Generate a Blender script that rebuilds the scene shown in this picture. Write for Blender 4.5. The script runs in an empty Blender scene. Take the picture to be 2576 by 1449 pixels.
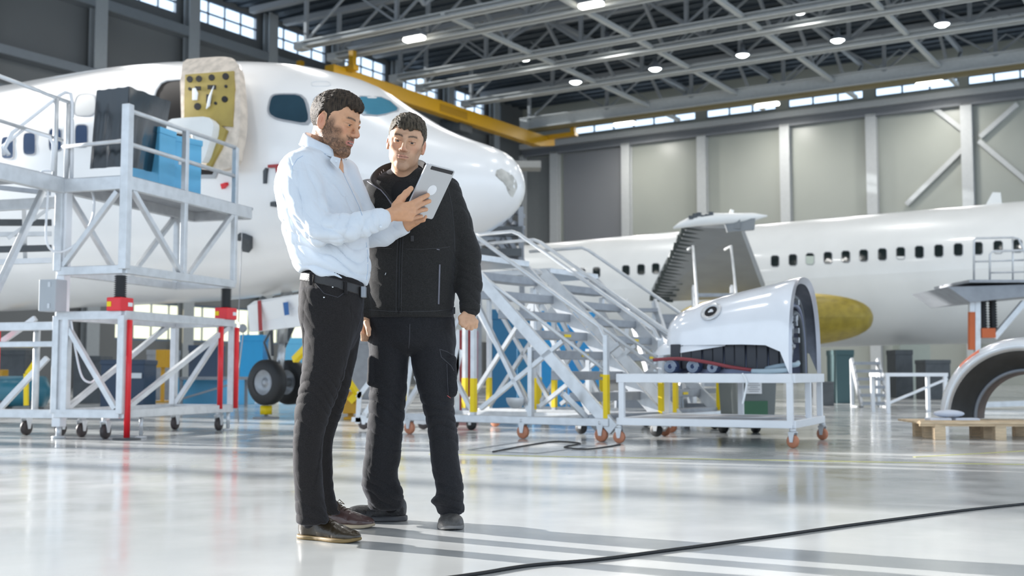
import bpy, math, random
import numpy as np
from mathutils import Vector, Matrix
random.seed(7)
SC = bpy.context.scene
COL = SC.collection
R = math.radians
# ------------------------------------------------------------------ camera
F = 2900.0; CX = 1288.0; CY = 724.5
PITCH = math.atan((940-724.5)/F); CZ = 0.67
cam_d = bpy.data.cameras.new('camera'); cam = bpy.data.objects.new('camera', cam_d); COL.objects.link(cam)
cam.location = (0, 0, CZ); cam.rotation_euler = (R(90)+PITCH, 0, 0)
cam_d.sensor_width = 36; cam_d.lens = F/2576*36; cam_d.clip_end = 500; cam_d.clip_start = .05
cam_d.dof.use_dof = True; cam_d.dof.focus_distance = 4.75; cam_d.dof.aperture_fstop = 3.6
SC.camera = cam
def at(px, py, Y):
    xc = (px-CX)/F; yc = (CY-py)/F
    dy = math.cos(PITCH)-yc*math.sin(PITCH); dz = math.sin(PITCH)+yc*math.cos(PITCH)
    t = Y/dy
    return Vector((xc*t, Y, CZ+dz*t))
def flo(px, py, z=0.0):
    xc = (px-CX)/F; yc = (CY-py)/F
    dy = math.cos(PITCH)-yc*math.sin(PITCH); dz = math.sin(PITCH)+yc*math.cos(PITCH)
    t = (z-CZ)/dz
    return Vector((xc*t, dy*t, z))
UA = Vector((-.8450, .5348, 0)); UB = Vector((.5348, .8450, 0))
def H(a, b, z=0.0): return UA*a+UB*b+Vector((0, 0, z))
# ------------------------------------------------------------------ materials
MATS = {}
def mat(name, col, rough=.5, metal=0.0, noise=0.0, nscale=5.0, bump=0.0, bscale=40.0, coat=0.0, col2=None, emit=None, estr=0, spec=.5, trans=0, stretch=(1,1,1)):
    if name in MATS: return MATS[name]
    m = bpy.data.materials.new(name); m.use_nodes = True; nt = m.node_tree; b = nt.nodes['Principled BSDF']
    c = (*col, 1)
    b.inputs['Base Color'].default_value = c; b.inputs['Roughness'].default_value = rough
    b.inputs['Metallic'].default_value = metal; b.inputs['Specular IOR Level'].default_value = spec
    b.inputs['Coat Weight'].default_value = coat; b.inputs['Coat Roughness'].default_value = .08
    b.inputs['Transmission Weight'].default_value = trans
    tc = nt.nodes.new('ShaderNodeTexCoord')
    mp = nt.nodes.new('ShaderNodeMapping'); mp.inputs['Scale'].default_value = stretch
    nt.links.new(tc.outputs['Object'], mp.inputs['Vector'])
    if True:
        n = nt.nodes.new('ShaderNodeTexNoise'); n.inputs['Scale'].default_value = nscale; n.inputs['Detail'].default_value = 4
        nt.links.new(mp.outputs['Vector'], n.inputs['Vector'])
        r = nt.nodes.new('ShaderNodeValToRGB'); c2 = col2 or tuple(max(0, x*(1-max(noise, .04))) for x in col)
        r.color_ramp.elements[0].color = (*c2, 1); r.color_ramp.elements[1].color = c
        r.color_ramp.elements[0].position = .35; r.color_ramp.elements[1].position = .62
        nt.links.new(n.outputs['Fac'], r.inputs['Fac']); nt.links.new(r.outputs['Color'], b.inputs['Base Color'])
    if bump:
        n2 = nt.nodes.new('ShaderNodeTexNoise'); n2.inputs['Scale'].default_value = bscale; n2.inputs['Detail'].default_value = 3
        nt.links.new(mp.outputs['Vector'], n2.inputs['Vector'])
        bp = nt.nodes.new('ShaderNodeBump'); bp.inputs['Strength'].default_value = bump; bp.inputs['Distance'].default_value = .01
        nt.links.new(n2.outputs['Fac'], bp.inputs['Height']); nt.links.new(bp.outputs['Normal'], b.inputs['Normal'])
    if emit:
        b.inputs['Emission Color'].default_value = (*emit, 1); b.inputs['Emission Strength'].default_value = estr
    MATS[name] = m
    return m
ALU = mat('aluminium', (.62, .64, .66), .36, .4, .12, 9)
ALUD = mat('dull_aluminium', (.33, .35, .38), .5, .3, .15, 9)
WHITEP = mat('white_paint_steel', (.78, .80, .83), .35, 0, .05)
FUSE = mat('fuselage_white', (.88, .87, .86), .26, 0, .05, .9, coat=.35)
FUSE2 = mat('fuselage_white_primer', (.85, .855, .84), .32, 0, .06, .7, coat=.25)
RED = mat('red_paint', (.75, .02, .03), .35)
REDD = mat('dark_red_paint', (.35, .02, .02), .4)
BLACKR = mat('black_rubber', (.012, .013, .015), .55, bump=.2)
DARK = mat('hole_shade_black', (.012, .012, .014), .8)
YEL = mat('crane_yellow', (.55, .29, .004), .4)
YELT = mat('yellow_tape', (.85, .62, .0), .5)
BLUE = mat('blue_paint', (.02, .29, .60), .45)
LBLUE = mat('light_blue_plastic', (.13, .47, .74), .4)
TEAL = mat('teal_enamel', (.02, .14, .2), .35)
NAVY = mat('navy_plastic', (.02, .045, .09), .4)
GREYM = mat('grey_steel', (.28, .3, .33), .45, .2, .15)
GREYD = mat('dark_grey_steel', (.08, .09, .1), .5, .2, .2)
CHROME = mat('chrome_steel', (.8, .8, .8), .15, 1)
ORANGE = mat('orange_wheel', (.5, .2, .11), .5)
WOOD = mat('pale_pine', (.72, .55, .36), .7, 0, .25, 6, stretch=(1, 8, 8))
GREEN = mat('green_primer', (.16, .25, .16), .5)
PRIMER = mat('yellow_green_primer', (.33, .25, .03), .45, 0, .25, 6)
CREAM = mat('cream_insulation', (.72, .62, .52), .8, 0, .25, 8, bump=.6, bscale=14)
PANEL = mat('off_white_panel', (.78, .78, .76), .5)
PAPER = mat('paper', (.8, .82, .84), .7)
# ------------------------------------------------------------------ mesh builder
class MB:
    def __init__(s): s.v = []; s.f = []; s.sm = []
    def add(s, vs, fs, smooth=False):
        o = len(s.v); s.v += [tuple(v) for v in vs]; s.f += [tuple(i+o for i in f) for f in fs]; s.sm += [smooth]*len(fs)
        return s
    def box(s, c, size, ax=None, ay=None, az=None):
        c = Vector(c); ax = Vector(ax or (1, 0, 0)); ay = Vector(ay or (0, 1, 0)); az = Vector(az or (0, 0, 1))
        h = [x/2 for x in size]; vs = []
        for i in (-1, 1):
            for j in (-1, 1):
                for k in (-1, 1): vs.append(c+ax*h[0]*i+ay*h[1]*j+az*h[2]*k)
        return s.add(vs, [(0, 1, 3, 2), (4, 6, 7, 5), (0, 4, 5, 1), (2, 3, 7, 6), (0, 2, 6, 4), (1, 5, 7, 3)])
    def bar(s, p, q, w, h=None, up=(0, 0, 1)):
        p = Vector(p); q = Vector(q); d = (q-p); L = d.length
        if L < 1e-6: return s
        d /= L; h = h or w; up = Vector(up)
        if abs(d.dot(up)) > .98: up = Vector((1, 0, 0)) if abs(d.x) < .9 else Vector((0, 1, 0))
        sx = d.cross(up).normalized(); uz = sx.cross(d).normalized()
        return s.box((p+q)/2, (w, L, h), sx, d, uz)
    def tube(s, pts, r, n=8, closed=False, caps=True):
        pts = [Vector(p) for p in pts]; m = len(pts); rs = r if isinstance(r, (list, tuple)) else [r]*m
        vs = []; prev = None
        for i, p in enumerate(pts):
            a = pts[max(0, i-1)] if not closed else pts[i-1]; b = pts[min(m-1, i+1)] if not closed else pts[(i+1) % m]
            d = (b-a).normalized()
            if prev is None:
                u = d.cross(Vector((0, 0, 1)))
                if u.length < .1: u = d.cross(Vector((0, 1, 0)))
            else: u = prev-d*prev.dot(d)
            u.normalize(); prev = u; w = d.cross(u)
            for k in range(n):
                t = 2*math.pi*k/n; vs.append(p+(u*math.cos(t)+w*math.sin(t))*rs[i])
        fs = []
        for i in range(m if closed else m-1):
            j = (i+1) % m
            for k in range(n): fs.append((i*n+k, i*n+(k+1) % n, j*n+(k+1) % n, j*n+k))
        o = len(s.v); s.add(vs, fs, True)
        if caps and not closed:
            s.f += [tuple(o+k for k in range(n))[::-1], tuple(o+(m-1)*n+k for k in range(n))]; s.sm += [False]*2
        return s
    def cyl(s, p, q, r, n=16, r2=None):
        return s.tube([p, q], [r, r if r2 is None else r2], n)
    def lathe(s, prof, n=24, c=(0, 0, 0), axis=(0, 0, 1), ang=(0, 360), closed=False, ref=None):
        c = Vector(c); ax = Vector(axis).normalized(); u = Vector(ref) if ref else (ax.cross(Vector((0, 0, 1))) if abs(ax.z) < .9 else ax.cross(Vector((0, 1, 0))))
        u = (u-ax*u.dot(ax)).normalized(); w = ax.cross(u); full = abs(ang[1]-ang[0]) >= 359.9
        m = n if full else n+1; vs = []
        for i in range(m):
            t = R(ang[0]+(ang[1]-ang[0])*i/n); d = u*math.cos(t)+w*math.sin(t)
            for (r, z) in prof: vs.append(c+d*r+ax*z)
        k = len(prof); fs = []
        for i in range(n):
            j = (i+1) % m
            for q in range(k if closed else k-1):
                q2 = (q+1) % k
                fs.append((i*k+q, j*k+q, j*k+q2, i*k+q2))
        return s.add(vs, fs, True)
    def grid(s, rows, smooth=True, flip=False):
        n = len(rows[0]); vs = [p for r in rows for p in r]; fs = []
        for i in range(len(rows)-1):
            for j in range(n-1):
                q = (i*n+j, i*n+j+1, (i+1)*n+j+1, (i+1)*n+j); fs.append(q[::-1] if flip else q)
        return s.add(vs, fs, smooth)
    def prism(s, poly, d):
        d = Vector(d); n = len(poly); vs = [Vector(p) for p in poly]+[Vector(p)+d for p in poly]
        fs = [tuple(range(n))[::-1], tuple(range(n, 2*n))]+[(i, (i+1) % n, n+(i+1) % n, n+i) for i in range(n)]
        return s.add(vs, fs)
    def sphere(s, c, r, n=12):
        r = r if isinstance(r, (tuple, list)) else (r, r, r); rows = []
        for i in range(n+1):
            t = math.pi*i/n
            rows.append([Vector((c[0]+r[0]*math.sin(t)*math.cos(2*math.pi*k/(2*n)), c[1]+r[1]*math.sin(t)*math.sin(2*math.pi*k/(2*n)), c[2]+r[2]*math.cos(t))) for k in range(2*n+1)])
        return s.grid(rows, True, True)
    def build(s, name, m, parent=None, bevel=0.0):
        me = bpy.data.meshes.new(name); vs = s.v
        if parent is not None:
            M = WM[parent.name].inverted(); vs = [tuple(M @ Vector(v)) for v in s.v]
        me.from_pydata(vs, [], s.f); me.materials.append(m)
        me.polygons.foreach_set('use_smooth', s.sm); me.update()
        o = bpy.data.objects.new(name, me); COL.objects.link(o)
        if parent is not None: o.parent = parent; WM[o.name] = WM[parent.name].copy()
        else: WM[o.name] = Matrix.Identity(4)
        if bevel:
            b = o.modifiers.new('bevel', 'BEVEL'); b.width = bevel; b.segments = 2; b.limit_method = 'ANGLE'
        return o
WM = {}
def tag(o, label=None, cat=None, group=None, kind=None):
    if label: o['label'] = label
    if cat: o['category'] = cat
    if group: o['group'] = group
    if kind: o['kind'] = kind
    return o
def thing(name, label, cat, loc=(0, 0, 0), rz=0.0, group=None):
    o = bpy.data.objects.new(name, None); COL.objects.link(o); o.empty_display_size = .1
    o.location = loc; o.rotation_euler = (0, 0, rz); WM[o.name] = Matrix.Translation(Vector(loc)) @ Matrix.Rotation(rz, 4, 'Z')
    return tag(o, label, cat, group)
def copy_tree(o, loc=None, rz=None, label=None, parent=None):
    c = o.copy(); COL.objects.link(c)
    if parent is not None: c.parent = parent
    else:
        if loc is not None: c.location = loc
        if rz is not None: c.rotation_euler = (0, 0, rz)
        if label: c['label'] = label
    for ch in [x for x in bpy.data.objects if x.parent == o]: copy_tree(ch, parent=c)
    return c
def struct(o): o['kind'] = 'structure'; return o
# ------------------------------------------------------------------ setting: floor
def floor_mat():
    m = bpy.data.materials.new('epoxy_floor'); m.use_nodes = True; nt = m.node_tree; b = nt.nodes['Principled BSDF']
    tc = nt.nodes.new('ShaderNodeTexCoord')
    n = nt.nodes.new('ShaderNodeTexNoise'); n.inputs['Scale'].default_value = .35; n.inputs['Detail'].default_value = 5
    r = nt.nodes.new('ShaderNodeValToRGB'); r.color_ramp.elements[0].color = (.43, .45, .45, 1); r.color_ramp.elements[1].color = (.56, .57, .57, 1)
    r.color_ramp.elements[0].position = .4; r.color_ramp.elements[1].position = .6
    nt.links.new(tc.outputs['Object'], n.inputs['Vector']); nt.links.new(n.outputs['Fac'], r.inputs['Fac']); nt.links.new(r.outputs['Color'], b.inputs['Base Color'])
    n3 = nt.nodes.new('ShaderNodeTexNoise'); n3.inputs['Scale'].default_value = 2.2; n3.inputs['Detail'].default_value = 6
    nt.links.new(tc.outputs['Object'], n3.inputs['Vector'])
    mr = nt.nodes.new('ShaderNodeMapRange'); mr.inputs['From Min'].default_value = .3; mr.inputs['From Max'].default_value = .7
    mr.inputs['To Min'].default_value = .10; mr.inputs['To Max'].default_value = .22
    nt.links.new(n3.outputs['Fac'], mr.inputs['Value']); nt.links.new(mr.outputs['Result'], b.inputs['Roughness'])
    n2 = nt.nodes.new('ShaderNodeTexNoise'); n2.inputs['Scale'].default_value = 1.3; n2.inputs['Detail'].default_value = 2
    nt.links.new(tc.outputs['Object'], n2.inputs['Vector'])
    bp = nt.nodes.new('ShaderNodeBump'); bp.inputs['Strength'].default_value = .12; bp.inputs['Distance'].default_value = .02
    nt.links.new(n2.outputs['Fac'], bp.inputs['Height']); nt.links.new(bp.outputs['Normal'], b.inputs['Normal'])
    b.inputs['Specular IOR Level'].default_value = .75
    return m
AW, BW = 45.6, 73.6
def hbox(mb, a0, a1, b0, b1, z0, z1):
    c = H((a0+a1)/2, (b0+b1)/2, (z0+z1)/2); mb.box(c, (abs(a1-a0), abs(b1-b0), abs(z1-z0)), UA, UB); return mb
mb = MB(); hbox(mb, -40, AW+.4, -25, BW+.4, -.2, 0); struct(mb.build('floor', floor_mat()))
# ceiling deck
CEILM = mat('corrugated_deck', (.06, .078, .098), .6, .1, .2, 3)
mb = MB(); hbox(mb, -40, AW+.4, -25, BW+.4, 20.75, 21.0)
for i in range(66):
    b = 8+i*1.0; hbox(mb, -8, AW, b, b+.35, 20.65, 20.75)
struct(mb.build('ceiling', CEILM))
# back wall (runs along A at b=BW)
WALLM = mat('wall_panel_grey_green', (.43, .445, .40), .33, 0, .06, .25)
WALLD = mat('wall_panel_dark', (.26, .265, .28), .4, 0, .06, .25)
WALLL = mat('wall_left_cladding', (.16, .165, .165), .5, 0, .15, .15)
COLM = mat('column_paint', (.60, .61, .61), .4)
ZB0, ZB1 = 18.25, 19.55
def aof(px):  # a on back wall for a pixel column
    k = (px-CX)/F*math.cos(PITCH)*1.0
    # X/Y=k : X=-.845a+.5348BW ; Y=.5348a+.845BW
    return (.5348*BW-k*.845*BW)/(.845+k*.5348)
def bof(px):
    k = (px-CX)/F*math.cos(PITCH)
    return (k*.5348*AW+.845*AW)/(.5348-k*.845)
mb = MB()
hbox(mb, -8, AW, BW, BW+.3, 0, ZB0); hbox(mb, -8, AW, BW, BW+.3, ZB1, 20.75)
wa = [(1448, 1757), (1785, 1963), (1995, 2187), (2218, 2430), (2457, 2660)]
wa = [(aof(x0), aof(x1)) for x0, x1 in wa]
edges = [AW]+[v for w in wa for v in w]+[-8]
for i in range(0, len(edges), 2): hbox(mb, edges[i+1], edges[i], BW, BW+.3, ZB0, ZB1)
back = struct(mb.build('wall_back', WALLM))
GLASS = bpy.data.materials.new('window_glass'); GLASS.use_nodes = True
_n = GLASS.node_tree; _n.nodes.clear(); _o = _n.nodes.new('ShaderNodeOutputMaterial'); _t = _n.nodes.new('ShaderNodeBsdfTransparent'); _t.inputs['Color'].default_value = (.93, .97, 1, 1)
_g = _n.nodes.new('ShaderNodeBsdfGlossy'); _g.inputs['Roughness'].default_value = .1; _mx = _n.nodes.new('ShaderNodeMixShader'); _mx.inputs[0].default_value = .06
_n.links.new(_t.outputs[0], _mx.inputs[1]); _n.links.new(_g.outputs[0], _mx.inputs[2]); _n.links.new(_mx.outputs[0], _o.inputs[0])
MULL = mat('window_mullion', (.12, .17, .24), .5)
wn = 1
for (a0, a1) in wa:
    lo, hi = min(a0, a1), max(a0, a1); n = max(3, round((hi-lo)/1.55)); mb = MB()
    for z in (ZB0, ZB1-.08, ZB0+.55): hbox(mb, lo, hi, BW+.05, BW+.15, z, z+(.05 if z == ZB0+.55 else .1))
    for i in range(n+1):
        a = lo+(hi-lo)*i/n; hbox(mb, a-.05, a+.05, BW+.05, BW+.15, ZB0, ZB1)
    w = struct(mb.build('window_%d' % wn, MULL)); wn += 1
    mb = MB(); hbox(mb, lo, hi, BW+.18, BW+.2, ZB0, ZB1); mb.build('window_pane', GLASS, w)
for i, px in enumerate((1317, 1403, 1585, 1778, 1990, 2210, 2453, 2720)):
    a = aof(px); mb = MB(); top = 17.1
    for s in (-1, 1): hbox(mb, a-.33, a+.33, BW-.30+s*.22-.03, BW-.30+s*.22+.03, 0, top)
    hbox(mb, a-.05, a+.05, BW-.5, BW-.08, 0, top)
    o = mb.build('wall_column', COLM)
    place = ['in the far corner beside the left wall', 'between the corner and the dark wall panel', 'right of the dark wall panel, above the tail fuselage', 'second to the right of the dark wall panel', 'third to the right of the dark wall panel', 'just left of the diagonal bracing', 'at the crossing of the diagonal bracing', 'beyond the diagonal bracing at the right edge'][i]
    tag(o, 'pale grey steel wall column '+place, 'column', 'steel columns of the back wall')
mb = MB(); hbox(mb, aof(1573), aof(1421), BW-.1, BW, 0, 16.9); struct(mb.build('door_1', WALLD))
mb = MB(); hbox(mb, aof(1400), AW, BW-.06, BW, 0, 16.9); struct(mb.build('trim_1', mat('wall_panel_mid', (.25, .26, .26), .4)))
# rails along back wall
mb = MB(); hbox(mb, -8, AW, BW-.55, BW-.08, 17.55, 17.95); struct(mb.build('trim_2', COLM))
mb = MB(); hbox(mb, -8, AW, BW-.55, BW-.08, 16.95, 17.1); hbox(mb, -8, AW, BW-.2, BW-.08, 17.1, 17.55); struct(mb.build('trim_3', mat('rail_grey', (.22, .23, .25), .5)))
def brace(px0, py0, px1, py1):
    Yb = lambda px: .5348*aof(px)+.845*(BW-.45)
    mb = MB(); mb.bar(at(px0, py0, Yb(px0)), at(px1, py1, Yb(px1)), .28, .28); return mb
xb = thing('cross_brace', 'pale grey diagonal cross bracing on the back wall at right', 'brace', H(aof(2453), BW-.5, 8))
for q in ((2280, 515, 2440, 358), (2350, 272, 2446, 345), (2463, 355, 2600, 470), (2466, 345, 2560, 262)): brace(*q).build('diagonal', COLM, xb)
# left wall (runs along B at a=AW)
ZL0, ZL1 = 19.1, 20.45
bcols = [68.9-5.7*k for k in range(8)]
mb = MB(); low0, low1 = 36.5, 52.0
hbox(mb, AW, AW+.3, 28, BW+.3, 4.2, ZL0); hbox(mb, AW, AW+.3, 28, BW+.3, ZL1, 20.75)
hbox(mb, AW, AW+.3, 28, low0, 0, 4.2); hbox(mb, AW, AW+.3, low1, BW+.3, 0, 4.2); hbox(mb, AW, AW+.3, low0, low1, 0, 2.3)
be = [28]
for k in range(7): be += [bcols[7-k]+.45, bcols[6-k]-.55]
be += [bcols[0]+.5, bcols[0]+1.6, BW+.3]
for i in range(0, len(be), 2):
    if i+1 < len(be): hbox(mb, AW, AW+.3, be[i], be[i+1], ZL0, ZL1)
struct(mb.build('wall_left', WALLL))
for i in range(1, len(be)-1, 2):
    lo, hi = be[i], be[i+1]; n = max(1, round((hi-lo)/1.1)); mb = MB()
    for z in (ZL0, ZL0+.6, ZL1-.08): hbox(mb, AW+.05, AW+.15, lo, hi, z, z+.08)
    for j in range(n+1):
        b = lo+(hi-lo)*j/n; hbox(mb, AW+.05, AW+.15, b-.04, b+.04, ZL0, ZL1)
    w = struct(mb.build('window_%d' % wn, MULL)); wn += 1
    mb = MB(); hbox(mb, AW+.18, AW+.2, lo, hi, ZL0, ZL1); mb.build('window_pane', GLASS, w)
# low glazed door strip on the left wall
mb = MB(); n = 14
for z in (2.3, 4.1): hbox(mb, AW+.05, AW+.15, low0, low1, z, z+.1)
for j in range(n+1):
    b = low0+(low1-low0)*j/n; hbox(mb, AW+.05, AW+.15, b-.025, b+.025, 2.3, 4.2)
w = struct(mb.build('window_%d' % wn, MULL)); wn += 1
WG = GLASS.copy(); WG.name = 'warm_light_glass'; WG.node_tree.nodes['Transparent BSDF'].inputs['Color'].default_value = (1, .93, .74, 1)  # warm tint in the glass stands in for warm light outside
mb = MB(); hbox(mb, AW+.18, AW+.2, low0, low1, 2.3, 4.2); mb.build('window_pane', WG, w)
LPL = ['just behind the radome', 'behind the yellow crane end', 'behind the middle of the yellow crane', 'near the start of the yellow crane', 'above the cockpit', 'left of the high windows', 'rising above the fuselage at the far left', 'beyond the left edge']
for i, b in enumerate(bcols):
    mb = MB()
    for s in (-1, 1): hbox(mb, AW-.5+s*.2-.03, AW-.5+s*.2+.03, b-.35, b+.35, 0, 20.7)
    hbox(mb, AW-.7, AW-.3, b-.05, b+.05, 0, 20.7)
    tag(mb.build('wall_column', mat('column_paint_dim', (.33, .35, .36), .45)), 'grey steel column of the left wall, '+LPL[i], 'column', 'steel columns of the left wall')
for i, (z, h, d) in enumerate(((17.9, .5, .7), (14.5, .4, .8), (13.0, .25, .5), (11.2, .3, .5))):
    mb = MB(); hbox(mb, AW-d, AW-.02, 28, BW-1, z, z+h); struct(mb.build('trim_%d' % (4+i), mat('rail_left_grey', (.19, .21, .23), .5)))
# unseen slats added on the left side, gaps spaced to cast sun bands
slat_w = [(-25, -20.75), (-21.2, -20.0), (-19.1, -18.2), (-16.8, -16.2), (-15.3, -13.9), (-12.7, -12.2), (-11.2, -10.2), (-9.3, -8.9), (-7.6, -6.6), (-5.9, -5.5), (-4.5, -3.9), (-3.3, -2.5), (1.0, 1.4), (2.6, 3.1), (4.1, 4.6), (5.3, 6.3), (7.4, 7.8), (8.6, 10.0), (10.9, 11.3), (12.6, 14.2), (15.2, 15.7), (17.0, 19.0), (20.0, 20.6), (22.0, 24.6), (25.5, 28)]
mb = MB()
for (l0, l1) in slat_w: hbox(mb, AW+.05, AW+.25, l0, l1, 0, 16)
hbox(mb, AW, AW+.3, -25, 28, 16, 20.75); struct(mb.build('sun_slat_wall', WALLL))
# ------------------------------------------------------------------ roof trusses
TR = mat('truss_paint', (.60, .61, .60), .45, 0, .06)
TRW = mat('web_paint', (.34, .355, .37), .5)
ZC, ZT = 17.75, 20.2
rows = [(44.3, 'first white roof truss from the top left'), (46.9, 'roof truss carrying the near end of the yellow crane'), (52.3, 'roof truss right of the yellow crane, third in depth'), (54.8, 'roof truss behind the upper row of round lamps'), (59.6, 'roof truss under the long row of round lamps'), (66.7, 'heavy roof truss girder above the back windows')]
AE = AW-4.2
for i, (b, lab) in enumerate(rows):
    t = thing('roof_truss', 'long pale grey '+lab, 'roof truss', H(AW, b, ZC), 0, 'roof trusses')
    big = b > 66
    mb = MB(); z0, z1 = (ZC-.35, ZC+.45) if big else (ZC-.05, ZC+.25)
    hbox(mb, -8, AE, b-.33, b+.33, z0, z0+.07); hbox(mb, -8, AE, b-.33, b+.33, z1-.07, z1); hbox(mb, -8, AE, b-.05, b+.05, z0, z1); hbox(mb, AE-.6, AE, b-.3, b+.3, z0-.1, z1)
    mb.build('bottom_chord', TR, t)
    mb = MB(); hbox(mb, -8, AW-.8, b-.18, b+.18, ZT, ZT+.3); mb.build('top_chord', TRW, t)
    for k in range(10):
        a = AE-.6-6*k
        if a < -6: break
        mb = MB(); mb.bar(H(a, b, ZC+.3), H(a, b, ZT), .19, .19, UA); mb.build('upright', TRW, t)
        mb = MB(); mb.bar(H(a, b, ZC+.3), H(a-3, b, ZT), .11); mb.bar(H(a-6, b, ZC+.3), H(a-3, b, ZT), .11)
        mb.build('web_brace', TRW, t)
    if big:
        mb = MB(); hbox(mb, -8, AE, b-.2, b+.2, z0-.22, z0); mb.build('crane_rail', mat('rail_ochre', (.24, .19, .09), .6), t)
pl = ['over the cockpit', 'left of the yellow crane hook', 'over the second man', 'above the radome', 'left of the middle lamps', 'between the middle lamps', 'above the wing', 'right of the wing']
for k in range(1, 8):
    a = AE-3.6-6*k
    t = thing('roof_beam', 'pale grey lattice tie beam under the roof running to the back wall, number %s from the left wall' % ['one', 'two', 'three', 'four', 'five', 'six', 'seven', 'eight'][k], 'beam', H(a, 38, ZC), 0, 'roof tie beams')
    mb = MB(); mb.bar(H(a, 44, ZC+.15), H(a, 71.5, ZC+.15), .24, .2); mb.build('tie', TR, t)
    mb = MB(); mb.bar(H(a, 38, ZT+.1), H(a, 73.0, ZT+.1), .25, .2); mb.build('purlin', TRW, t)
    mb = MB()
    rb = [39.5, 45.6, 53.5, 59.6, 66.7, 73.0]
    for j in range(0, 5, 1 if k % 2 else 2):
        m_ = (rb[j]+rb[j+1])/2
        mb.bar(H(a, rb[j], ZT), H(a, m_, ZC+.2), .16); mb.bar(H(a, rb[j+1], ZT), H(a, m_, ZC+.2), .16)
        mb.bar(H(a, m_, ZC+.2), H(a-3, m_+.5, ZT), .08); mb.bar(H(a, m_, ZC+.2), H(a+3, m_+.5, ZT), .08)
    mb.build('web_brace', TRW, t)
# ------------------------------------------------------------------ lamps
LENS = mat('lamp_lens', (1, 1, 1), .3, emit=(.93, 1, .97), estr=9)
LENSW = mat('lamp_lens_warm', (1, 1, 1), .3, emit=(1, .97, .86), estr=8)
def lamp_light(p, power, size, parent=None, color=(1, .99, .96), ry=None):
    d = bpy.data.lights.new('lamp_light', 'AREA'); d.energy = power; d.size = size; d.color = color; d.shape = 'DISK'
    o = bpy.data.objects.new('lamp_light', d); COL.objects.link(o); o.location = p
    if parent is not None: o.parent = parent; o.location = (0, 0, -.3)
    return o
def Yrow(b, px): return 5420.0*b/(px+3300.0)
LAMPW = 260
def lab_from(px, py):
    return ''
round_l = [(1321, 148, 53.5, 'leftmost of the upper row, right of the crane'), (1527, 110, 53.5, 'second of the upper row'), (2012, 30, 53.5, 'rightmost of the upper row near the top edge'),
           (1448, 207, 57.9, 'leftmost of the long lower row'), (1648, 174, 57.9, 'second from left in the long lower row'), (1868, 139, 57.9, 'middle of the long lower row'), (2107, 102, 57.9, 'fourth in the long lower row'), (2370, 62, 57.9, 'rightmost of the long lower row')]
for px, py, b, lab in round_l:
    Y = Yrow(b, px); p = at(px, py, Y)
    t = thing('high_bay_lamp', 'glowing round high bay lamp, '+lab, 'lamp', p, 0, 'round high bay lamps')
    mb = MB(); mb.lathe([(0, .62), (.12, .62), (.14, .3), (.38, .1), (.42, 0), (.36, 0), (.30, .08)], 20, p); mb.cyl(p+Vector((0, 0, .6)), p+Vector((0, 0, max(.7, ZC-p.z+.1))), .03, 6); mb.build('lamp_housing', GREYM, t)
    mb = MB(); mb.lathe([(0, -.12), (.2, -.1), (.34, 0), (.3, .08), (0, .1)], 20, p); mb.build('lens', LENS, t)
    lamp_light(None or (0, 0, 0), LAMPW, .7, t)
rect_l = [(1571, 312, 70.0, 'leftmost against the back wall windows'), (1930, 264, 70.0, 'middle one against the back wall windows'), (2338, 210, 70.0, 'rightmost against the back wall windows'), (1042, 98, 46.1, 'right of the crane end carriage'), (1487, 13, 46.1, 'at the top edge above the second man')]
for px, py, b, lab in rect_l:
    Y = Yrow(b, px); p = at(px, py, Y); L = 1.55 if b > 60 else 1.2
    t = thing('strip_lamp', 'glowing oblong ceiling lamp, '+lab, 'lamp', p, 0, 'oblong ceiling lamps')
    mb = MB(); mb.box(p+Vector((0, 0, .2)), (L, .5, .2), UA, UB); mb.cyl(p+Vector((0, 0, .2)), p+Vector((0, 0, max(.4, ZC-p.z+.1))), .03, 6); mb.build('lamp_housing', GREYM, t)
    mb = MB(); mb.box(p, (L, .44, .2), UA, UB); o = mb.build('lens', LENSW, t, bevel=.08)
    lamp_light((0, 0, 0), LAMPW, .9, t, (1, .98, .93))
# unseen lights added over the nearer bays for illumination, continuing the lamp grid
for b in (4, 14, 24, 34):
    for a in (-8, 2, 12, 22, 32):
        lamp_light(H(a, b, 17.4), LAMPW, 1.0)
# ------------------------------------------------------------------ crane
ca = .5*((AW-4.3)+(AW-5.5))
def Acrane(px, b):
    Y = Yrow(b, px); return (Y-.845*b)/.5348
a_n = Acrane(868, 46.9); a_f = Acrane(1372, 66.7); ac = (a_n+a_f)/2
cr = thing('overhead_crane', 'yellow overhead bridge crane girder under the roof behind the cockpit', 'crane', H(ac, 46.9, 16.5))
def P(px, py, b): return at(px, py, Yrow(b, px))
g0t, g0b = P(800, 140, 45.5), P(800, 190, 45.5); g1t, g1b = P(1382, 338, 66.9), P(1382, 369, 66.9)
mb = MB(); zt = 16.72
p0, p1 = H(ac, 44.8, 0), H(ac, 67.6, 0)
prof = [(0, .45), (.06, .78), (.92, .78), (1, .45)]
rws = []
for s in (-1, 1):
    pass
vs = []
for (t, h) in prof:
    c = p0.lerp(p1, t)
    for (sx, zz) in ((-.3, zt), (.3, zt), (.3, zt-h), (-.3, zt-h)): vs.append(c+UA*sx+Vector((0, 0, zz)))
fs = [(0, 1, 2, 3), (15, 14, 13, 12)]
for i in range(3):
    for k in range(4): fs.append((i*4+k, (i+1)*4+k, (i+1)*4+(k+1) % 4, i*4+(k+1) % 4))
mb.add(vs, fs); mb.build('bridge_girder', YEL, cr)
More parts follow.
